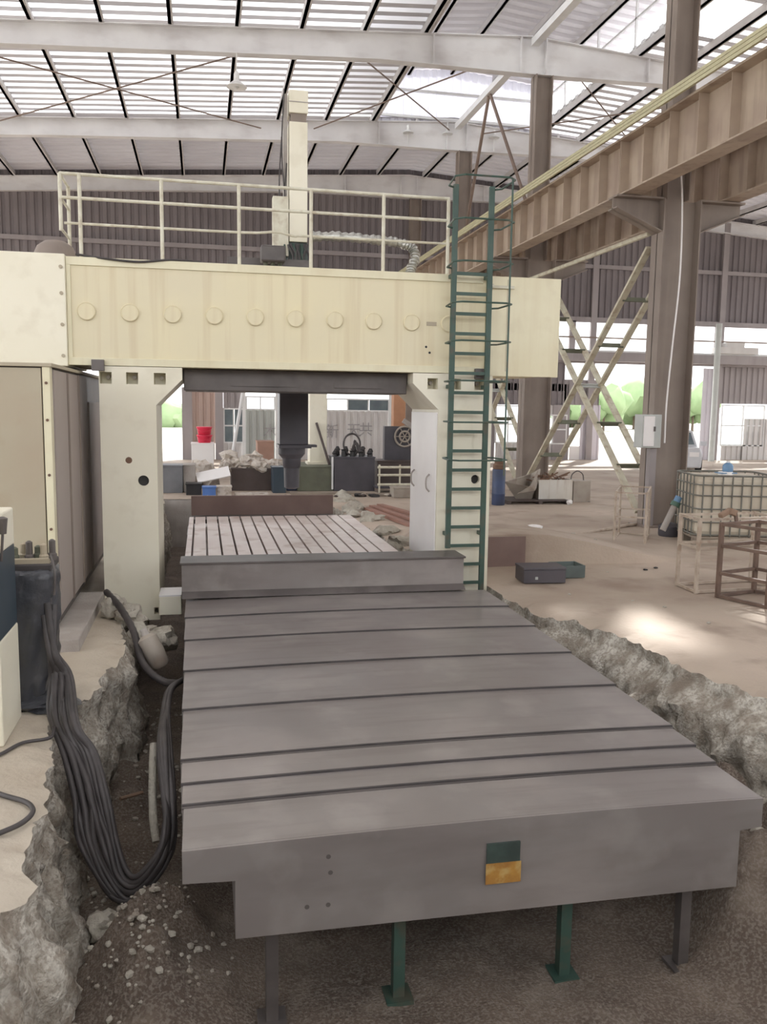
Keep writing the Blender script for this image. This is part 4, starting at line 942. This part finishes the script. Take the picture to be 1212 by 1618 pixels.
# long pipe and stones on the floor
single('long_pipe', MB().tube(spline([PZ(862, 848, .03) , PZ(900, 846, .03), PZ(950, 838, .03), PZ(985, 831, .03), PZ(1006, 828, .03)], 6), .03, 8), 'stand_pale', 'long dusty pipe lying curved on the floor towards the column', 'pipe', smooth=50)
for i, (px_, py_, l) in enumerate(((793, 836, 'small black cable end lying on the raised floor beside the ladder'), (847, 834, 'flat pale scrap of paper on the raised floor'), (1020, 901, 'small dark stone, left of a pair on the dusty floor'), (1036, 898, 'small dark stone, right of a pair on the dusty floor'))):
    z = h_right(PZ(px_, py_, .2).x, PZ(px_, py_, .2).y) if i < 2 else 0; z = (.36, .3, 0, 0)[i]; p = PZ(px_, py_, z)
    single('floor_scrap', rock((p.x, p.y, p.z + .01), (.07, .1, .03, .03)[i], i + 1.5, 2, .35), ('black', 'white_paint', 'black', 'black')[i], l, 'scrap', group='bits on the floor')
# scrap heap by the second column
SY = 17.2
t = Thing('hopper', 'rusty grey sheet metal hopper tipped on its side by the scrap heap', 'hopper', PY(825, 797, SY))
A = [PY(798, 762, SY - .3), PY(838, 750, SY + .5), PY(853, 742, SY + .3), PY(846, 772, SY - .3)]; B = [PY(818, 793, SY - .1), PY(832, 793, SY + .2), PY(842, 790, SY + .2), PY(838, 794, SY - .1)]
mb = MB(); mb.add(A + B, [(0, 1, 5, 4), (1, 2, 6, 5), (2, 3, 7, 6), (3, 0, 4, 7), (4, 5, 6, 7)]); o = t.part('shell', mb, 'hopper'); s_ = o.modifiers.new('thick', 'SOLIDIFY'); s_.thickness = .015
A2 = [PY(851, 742, SY - .35), PY(838, 768, SY - .45), PY(818, 780, SY - .45), PY(846, 775, SY - .4)]
mb = MB(); mb.add(A2, [(0, 1, 2, 3)]); o = t.part('torn_flap', mb, 'hopper'); s_ = o.modifiers.new('thick', 'SOLIDIFY'); s_.thickness = .012
t.part('rim', MB().tube(A, .02, 6, True), 'hopper')
p = PY(878, 793, SY - .2); x0, x1 = PY(851, 775, SY - .2).x, PY(904, 775, SY - .2).x; z0, z1 = PY(878, 793, SY - .2).z, PY(878, 758, SY - .2).z
t = Thing('white_bin', 'white steel bin with rust drips full of rusty scrap', 'bin', (p.x, SY, z0))
t.part('front', MB().box(x0, x1, SY - .22, SY - .2, z0, z1), 'scrap_white'); t.part('back', MB().box(x0, x1, SY + .3, SY + .32, z0, z1), 'scrap_white')
for x in (x0, x1 - .02): t.part('side', MB().box(x, x + .02, SY - .2, SY + .3, z0, z1), 'hopper')
t.part('bottom', MB().box(x0, x1, SY - .2, SY + .3, z0, z0 + .02), 'rust')
c_ = MB(); rs = random.Random(3)
for k in range(46):
    a = Vector((rs.uniform(x0 + .04, x1 - .04), rs.uniform(SY - .18, SY + .28), rs.uniform(z1 - .1, z1 + .08))); d_ = Vector((rs.uniform(-.25, .25), rs.uniform(-.15, .15), rs.uniform(-.05, .09))); c_.bar(a, a + d_, .03, .02)
o = t.part('scrap_filling', c_, 'rust'); o['kind'] = 'stuff'
x2 = PY(927, 775, SY).x
t = Thing('grey_crate', 'low grey crate with a bent rod handle beside the white bin', 'crate', (x2 - .1, SY, z0))
t.part('body', MB().box(x1 + .03, x2, SY - .2, SY + .25, z0 - .02, z1 - .03), 'hopper', bev=.01); t.part('handle', MB().tube(spline([(x1 + .05, SY, z1 - .03), (x1 + .08, SY, z1 + .1), (x1 + .2, SY, z1 + .17), (x1 + .32, SY, z1 + .1), (x1 + .35, SY, z1 - .03)], 6), .012, 6), 'dark_steel')
t.part('foot', MB().box(x2 - .06, x2, SY - .2, SY - .14, z0 - .1, z0), 'dark_steel')
q = PY(830, 800, SY - .5); t = Thing('dark_pallet', 'dark oily pallet under the hopper and white bin', 'pallet', (q.x, SY - .3, .02))
xa, xb = PY(802, 800, SY - .5).x, PY(900, 800, SY - .5).x
zf = h_right((xa + xb) / 2, SY)
for k in range(5): t.part('board', MB().box(xa, xb, SY - .5 + .19 * k, SY - .35 + .19 * k, zf + .06, zf + .08), 'brown_bin')
for x in (xa, (xa + xb) / 2, xb - .08): t.part('bearer', MB().box(x, x + .08, SY - .5, SY + .42, zf - .02, zf + .06), 'brown_bin')
q = PY(900, 797, SY - .6); single('white_rag', rock((q.x, q.y, zf + .05), .07, 4.4, 2, .8), 'white_paint', 'crumpled white rag in front of the white bin', 'rag')
q = PZ(787, 798, 0); t = Thing('blue_drum', 'dark blue drum with a black motor on top beside the ladder', 'drum', (q.x, q.y, q.z))
zt = PY(787, 742, q.y).z
t.part('barrel', MB().lathe((q.x, q.y, 0), [(.13, q.z), (.135, q.z + .02), (.135, q.z + .22), (.142, q.z + .24), (.135, q.z + .26), (.135, zt), (.13, zt + .01)], 20), 'navy_blue', smooth=35)
t.part('motor', MB().lathe((q.x, q.y, zt), [(.1, 0), (.13, .02), (.13, .1), (.1, .13), (.1, .18), (.04, .2)], 16), 'rust', smooth=35)
# planks by the far pit edge
for i, (a, b) in enumerate((((578, 803), (655, 832)), ((588, 800), (655, 822)), ((600, 798), (655, 813)))):
    p, q = PZ(*a, .03), PZ(*b, .03)
    single('plank', MB().bar(p + (p - q) * .0, q + (q - p) * .5, .13, .05), 'plank_red', ['reddish plank nearest the pit edge beyond the right column', 'reddish middle plank beyond the right column', 'reddish plank furthest from the pit beyond the right column'][i], 'plank', group='planks beside the table')
for i, (px_, py_, r) in enumerate(((548, 792, .22), (560, 806, .25), (585, 822, .22), (560, 815, .16), (610, 842, .2), (632, 858, .2), (540, 784, .18))):
    p = PZ(px_, py_, .0); single('rubble_lump', rock((p.x, p.y, p.z), r, i * 1.9 + .4, 3, .6, .6), 'stone', 'lump of broken concrete along the pit edge beside the T-slot table', 'rubble', group='rubble beside the table', smooth=50)

# ================================================================== BEHIND THE GANTRY
YF = 19.6
def fx(px_, py_=760, Y=YF): return PY(px_, py_, Y).x
def fz(py_, px_=400, Y=YF): return max(0.0, PY(px_, py_, Y).z)
def crate(name, label, cat, px0, px1, py0, py1, mat, Y=YF, d=.6, grp=None, z0=None, trim=True):
    xm = (px0 + px1) / 2; x0, x1 = fx(px0, py1, Y), fx(px1, py1, Y); z1 = PY(xm, py0, Y).z; zb = z0 if z0 is not None else 0.0
    t = Thing(name, label, cat, ((x0 + x1) / 2, Y + d / 2, zb), grp); t.part('body', MB().box(x0, x1, Y, Y + d, zb, z1 - .03), mat, bev=.012)
    t.part('rim', MB().box(x0 - .012, x1 + .012, Y - .012, Y + d + .012, z1 - .035, z1), mat, bev=.006)
    return t, x0, x1, zb, z1
crate('grey_bin', 'blue-grey bin at the left edge of the gantry opening', 'bin', 257, 289, 735, 770, 'grey_bin')
crate('grey_pillar_box', 'narrow pale grey box beside the blue-grey bin', 'box', 290, 309, 734, 768, 'concrete', YF + .1)
crate('black_tray', 'black shallow tray in front of the narrow grey box', 'tray', 294, 318, 764, 773, 'black', 19.1, .4)
crate('blue_carton', 'small bright blue carton on the floor at the pit end', 'carton', 320, 341, 769, 779, 'blue_box', 18.75, .3)
crate('white_carton', 'small pale carton with dark end beside the blue carton', 'carton', 343, 366, 768, 777, 'rag', 18.85, .3)
t, x0, x1, zb, z1 = crate('scrap_skip', 'dark brown skip heaped with crumpled rags and packaging', 'skip', 366, 431, 740, 769, 'brown_bin', 20.0, .9)
hp = MB(); rs = random.Random(12)
for k in range(34):
    m_ = rock((rs.uniform(x0 - .1, x1 + .15), 20.0 + rs.uniform(.1, .8), z1 + rs.uniform(-.02, .22)), rs.uniform(.1, .2), k * 1.3, 2, .7, .9); hp.add(m_.v, m_.f)
o = t.part('rag_heap', hp, 'rag'); o['kind'] = 'stuff'
crate('dark_blue_box', 'dark blue box standing under the spindle', 'box', 431, 452, 738, 769, 'navy', 19.4, .5)
crate('dark_blue_box', 'navy machine block right behind the spindle tip', 'box', 453, 469, 738, 766, 'navy_blue', 19.9, .5)
hp = MB()
for k in range(8): m_ = rock((fx(300, 745, 20.8) + .16 * (k % 4), 20.8 + .2 * (k // 4), .15 + .16 * (k % 3)), .22, k + 40, 2, .9, .7); hp.add(m_.v, m_.f)
single('sack_heap', hp, 'rag', 'pinkish heap of sacks between the grey bins and the skip', 'sacks')
t, x0, x1, zb, z1 = crate('white_crate', 'white crate under the stacked red buckets', 'crate', 303, 338, 700, 742, 'white_paint', 22.5, .6)
for k in range(2):
    zz = z1 + .21 * k; xm = (x0 + x1) / 2 + .05; tb = Thing('red_bucket', ['bright red bucket, lower of the stack on the white crate', 'bright red bucket, topmost on the white crate'][k], 'bucket', (xm, 22.7, zz), 'red buckets')
    tb.part('pail', MB().lathe((xm, 22.7, zz), [(.15, 0), (.16, .01), (.19, .18), (.2, .185), (.2, .205)], 20), 'red', smooth=35); tb.part('handle', MB().tube(spline([(xm - .2, 22.7, zz + .19), (xm - .1, 22.5, zz + .1), (xm + .1, 22.5, zz + .1), (xm + .2, 22.7, zz + .19)], 5), .01, 6), 'red')
single('white_board', MB().obox(PY(337, 750, 19.75) + Vector((0, 0, 0)), (.75, .03, .32), Matrix.Rotation(math.radians(-12), 3, 'Y') @ Matrix.Rotation(math.radians(-50), 3, 'X')), 'white_paint', 'white sheet of board lying aslant before the skip', 'board')
single('leaning_pole', MB().tube([PZ(362, 752, 0), PY(385, 612, 24.6)], .05, 10), 'frame_white', 'white pole leaning beside the dark windows', 'pole', smooth=40)
t, x0, x1, zb, z1 = crate('brown_carton', 'brown cardboard box behind the heap of rags', 'carton', 407, 433, 697, 735, 'cardboard', 25.5, .8)
p0 = fx(486, 700, 20.9); p1 = fx(513, 700, 20.9)
t, x0, x1, zb, z1 = crate('green_block', 'low green-grey block carrying the cream post', 'block', 470, 526, 737, 769, 'green_block', 19.8, 1.6)
tp = Thing('cream_post', 'thick cream square post standing on the green-grey block', 'post', ((p0 + p1) / 2, 20.8, z1)); tp.part('shaft', MB().box(p0, p1, 20.5, 20.9, z1, 4.2), 'cream_light', bev=.02); tp.part('foot', MB().box(p0 - .05, p1 + .05, 20.45, 20.95, z1, z1 + .06), 'cream_light')
single('leaning_bar', MB().tube([(p1 + .02, 20.2, z1 + .01), PY(500, 668, 20.46)], .03, 8), 'brown_bin', 'dark bar leaning against the cream post', 'bar')
t, x0, x1, zb, z1 = crate('oil_tank', 'black oil tank with hoses and pipe fittings on top', 'oil tank', 528, 592, 722, 770, 'tank_dark', 19.7, .9)
t.part('lip', MB().box(x0 - .06, x0 - .02, 19.7, 19.75, .05, z1), 'frame_white')
rs = random.Random(5)
for k in range(14):
    x = x0 + (x1 - x0) * (k + .5) / 14; t.part('fitting', MB().lathe((x, 19.85 + .25 * (k % 3), z1), [(.06, 0), (.05, .05 + .03 * (k % 4)), (.07, .08 + .03 * (k % 4)), (.03, .14 + .04 * (k % 3))], 8), 'black')
cx_, cz_ = PY(556, 702, 19.9).x, PY(556, 702, 19.9).z
t.part('hose_loop', MB().tube([(cx_ + .20 * math.cos(a), 19.9, cz_ + .25 * math.sin(a)) for a in [2 * PI * k / 24 for k in range(24)]], .022, 8, True), 'rubber', smooth=60)
t.part('hose', MB().tube(spline([(cx_, 19.9, z1), (cx_ + .03, 19.85, z1 + .25), (cx_ + .12, 19.85, z1 + .3), (cx_ + .2, 19.85, z1)], 6), .03, 8), 'rubber'); t.part('hose', MB().tube(spline([(cx_ + .05, 19.9, z1), (cx_ + .06, 19.85, z1 + .38), (cx_ + .16, 19.85, z1 + .1), (cx_ + .25, 19.85, z1)], 6), .025, 8), 'rubber')
# pipe rack
x0, x1 = fx(597, 745, 19.2), fx(668, 745, 19.2); t = Thing('pipe_rack', 'pale low pipe rail rack beside the black oil tank', 'rack', ((x0 + x1) / 2, 19.3, 0))
for x in (x0 + .05, (x0 + x1) / 2, x1 - .05): t.part('post', MB().tube([(x, 19.25, 0), (x, 19.25, .66)], .022, 8), 'rail_paint')
for z in (.2, .42, .6): t.part('rail', MB().tube([(x0, 19.22, z), (x1, 19.22, z)], .028, 8), 'rail_paint')
t.part('tray', MB().box(x0, x1, 19.3, 19.8, .1, .14), 'tank_dark')
_, _, _, _, dm_top = crate('dark_machine', 'dark machine body behind the pipe rack', 'machine', 596, 664, 728, 768, 'brown_bin', 20.4, .8)
x0, x1 = fx(622, 650, 21.5), fx(641, 650, 21.5); single('orange_post', MB().box(x0, x1, 21.5, 21.8, .0, 4.0), 'orange_paint', 'orange brown square post behind the dark machine', 'post', bev=.02)
q = PY(641, 690, 20.6); t = Thing('cable_reel', 'round spoked cable reel above the dark machine', 'reel', (q.x, 20.9, .74))
for rr in (.25, .13): t.part('ring', MB().tube([(q.x + rr * math.cos(2 * PI * k / 24), 20.7, q.z + rr * math.sin(2 * PI * k / 24)) for k in range(24)], .025, 8, True), 'hopper', smooth=60)
for k in range(6): a = k * PI / 3; t.part('spoke', MB().tube([(q.x, 20.7, q.z), (q.x + .25 * math.cos(a), 20.7, q.z + .25 * math.sin(a))], .014, 6), 'hopper')
t.part('backing', MB().box(q.x - .5, q.x + .35, 20.75, 20.95, dm_top, q.z + .25), 'tank_dark'); t.part('arm', MB().bar((q.x - .05, 20.68, q.z + .4), (q.x + .4, 20.68, q.z + .1), .06, .12), 'concrete')
crate('low_box', 'small grey box on the floor in front of the pipe rack', 'box', 622, 652, 770, 783, 'hopper', 18.2, .4)
# flat sheets and pallets on the floor behind
for i, (a, b, py_, Y) in enumerate(((460, 575, 772, 19.0), (372, 425, 774, 18.9), (585, 618, 778, 18.5))):
    x0, x1 = fx(a, py_, Y), fx(b, py_, Y); single('flat_sheet', MB().box(x0, x1, Y, Y + .5, .003, .03), 'pallet' if i != 1 else 'rag', ['brown flat sheet lying in front of the black oil tank', 'pale crumpled sheet lying in front of the skip', 'brown flat sheet lying in front of the pipe rack'][i], 'sheet', group='flat sheets on the floor')
rs = random.Random(33)
for i in range(16):
    px_ = rs.choice([rs.uniform(262, 440), rs.uniform(440, 640)]); Y = rs.uniform(18.42, 18.6); x = fx(px_, 775, Y); r = rs.uniform(.05, .11)
    single('scrap_piece', rock((x, Y, .01 + r * .2), r, i * 2.3 + .6, 2, .4, .8), ('black', 'tank_dark', 'rag', 'brown_bin')[i % 4], 'small piece of scrap littering the floor at the far pit end', 'scrap', group='scrap pieces behind the pit')
for i, (px_, py_, r) in enumerate(((905, 862, .03), (940, 872, .025), (1120, 985, .02), (1000, 950, .018), (960, 905, .02), (1050, 960, .02), (900, 940, .02))):
    p = PZ(px_, py_, 0); z = h_right(p.x, p.y)
    single('pebble', rock((p.x, p.y, z + r * .3), r, i + 60.1, 2, .6), 'stone', 'small grey pebble on the dusty right floor', 'stone', group='pebbles on the right floor')
# ------------------------------------------------------------------ lamps
def lamp(px_, py_, Y, ztop, s, label):
    p = PY(px_, py_, Y); t = Thing('pendant_lamp', label, 'lamp', (p.x, Y, p.z), 'pendant lamps')
    t.part('cord', MB().tube([(p.x, Y, p.z + .3 * s), (p.x, Y, ztop)], .012, 6), 'lamp_white'); t.part('holder', MB().lathe((p.x, Y, p.z), [(.06 * s, .08 * s), (.07 * s, .1 * s), (.07 * s, .26 * s), (.03 * s, .32 * s)], 14), 'lamp_white', smooth=40)
    t.part('shade', MB().lathe((p.x, Y, p.z), [(.26 * s, -.06 * s), (.25 * s, -.04 * s), (.12 * s, .06 * s), (.06 * s, .1 * s)], 20), 'lamp_white', smooth=40)
    t.part('bulb', MB().lathe((p.x, Y, p.z), [(.02 * s, -.1 * s), (.06 * s, -.07 * s), (.05 * s, 0), (.03 * s, .05 * s)], 12), 'lamp_white', smooth=40)
lamp(374, 134, 19.3, z_bot(1) - .02, .85, 'white pendant lamp hanging above the ram of the gantry')
lamp(645, 208, 25.3, 9.6, .6, 'white pendant lamp at the left of the translucent gable')
lamp(707, 210, 25.3, 9.6, .6, 'white pendant lamp hanging at the middle of the translucent gable')
lamp(781, 216, 25.3, 9.6, .6, 'white pendant lamp at the right of the translucent gable')
# car outside
p = PZ(1098, 742, -.12); t = Thing('car', 'silver car parked by the doorway behind the tall column', 'car', (PY(1062, 715, 26.4).x, 26.4, 0))
cx_, cy_ = PY(1062, 715, 26.4).x, 26.4
prof = [(-.85, .25), (-.88, .7), (-.8, .95), (-.62, 1.45), (.62, 1.45), (.8, .95), (.88, .7), (.85, .25)]
t.part('body', MB().prism([(cx_ + a, b - .12) for a, b in prof], 'y', cy_, cy_ + 2.6), 'car_paint', bev=.05); t.part('bonnet', MB().prism([(cx_ + a, b - .12) for a, b in ((-.85, .25), (-.88, .7), (-.8, .92), (.8, .92), (.88, .7), (.85, .25))], 'y', cy_ - 1.1, cy_), 'car_paint', bev=.05)
t.part('windscreen', MB().prism([(cx_ - .7, .86), (cx_ - .56, 1.26), (cx_ + .56, 1.26), (cx_ + .7, .86)], 'y', cy_ - .02, cy_ - .005), 'window_dark')
for s_ in (-1, 1):
    t.part('mirror', MB().box(cx_ + s_ * 1.0 - .1, cx_ + s_ * 1.0 + .1, cy_ + .1, cy_ + .2, .82, .97), 'car_paint')
    t.part('headlamp', MB().box(cx_ + s_ * .62 - .15, cx_ + s_ * .62 + .15, cy_ - 1.115, cy_ - 1.1, .5, .65), 'white_paint')
    for yy in (-.7, 1.9): t.part('wheel', MB().lathe((cx_ + s_ * .8, cy_ + yy, .3), [(.2, -.1), (.3, -.09), (.3, .09), (.2, .1)], 20, 'x'), 'tyre')
t.o.rotation_euler = (0, 0, math.radians(-27))
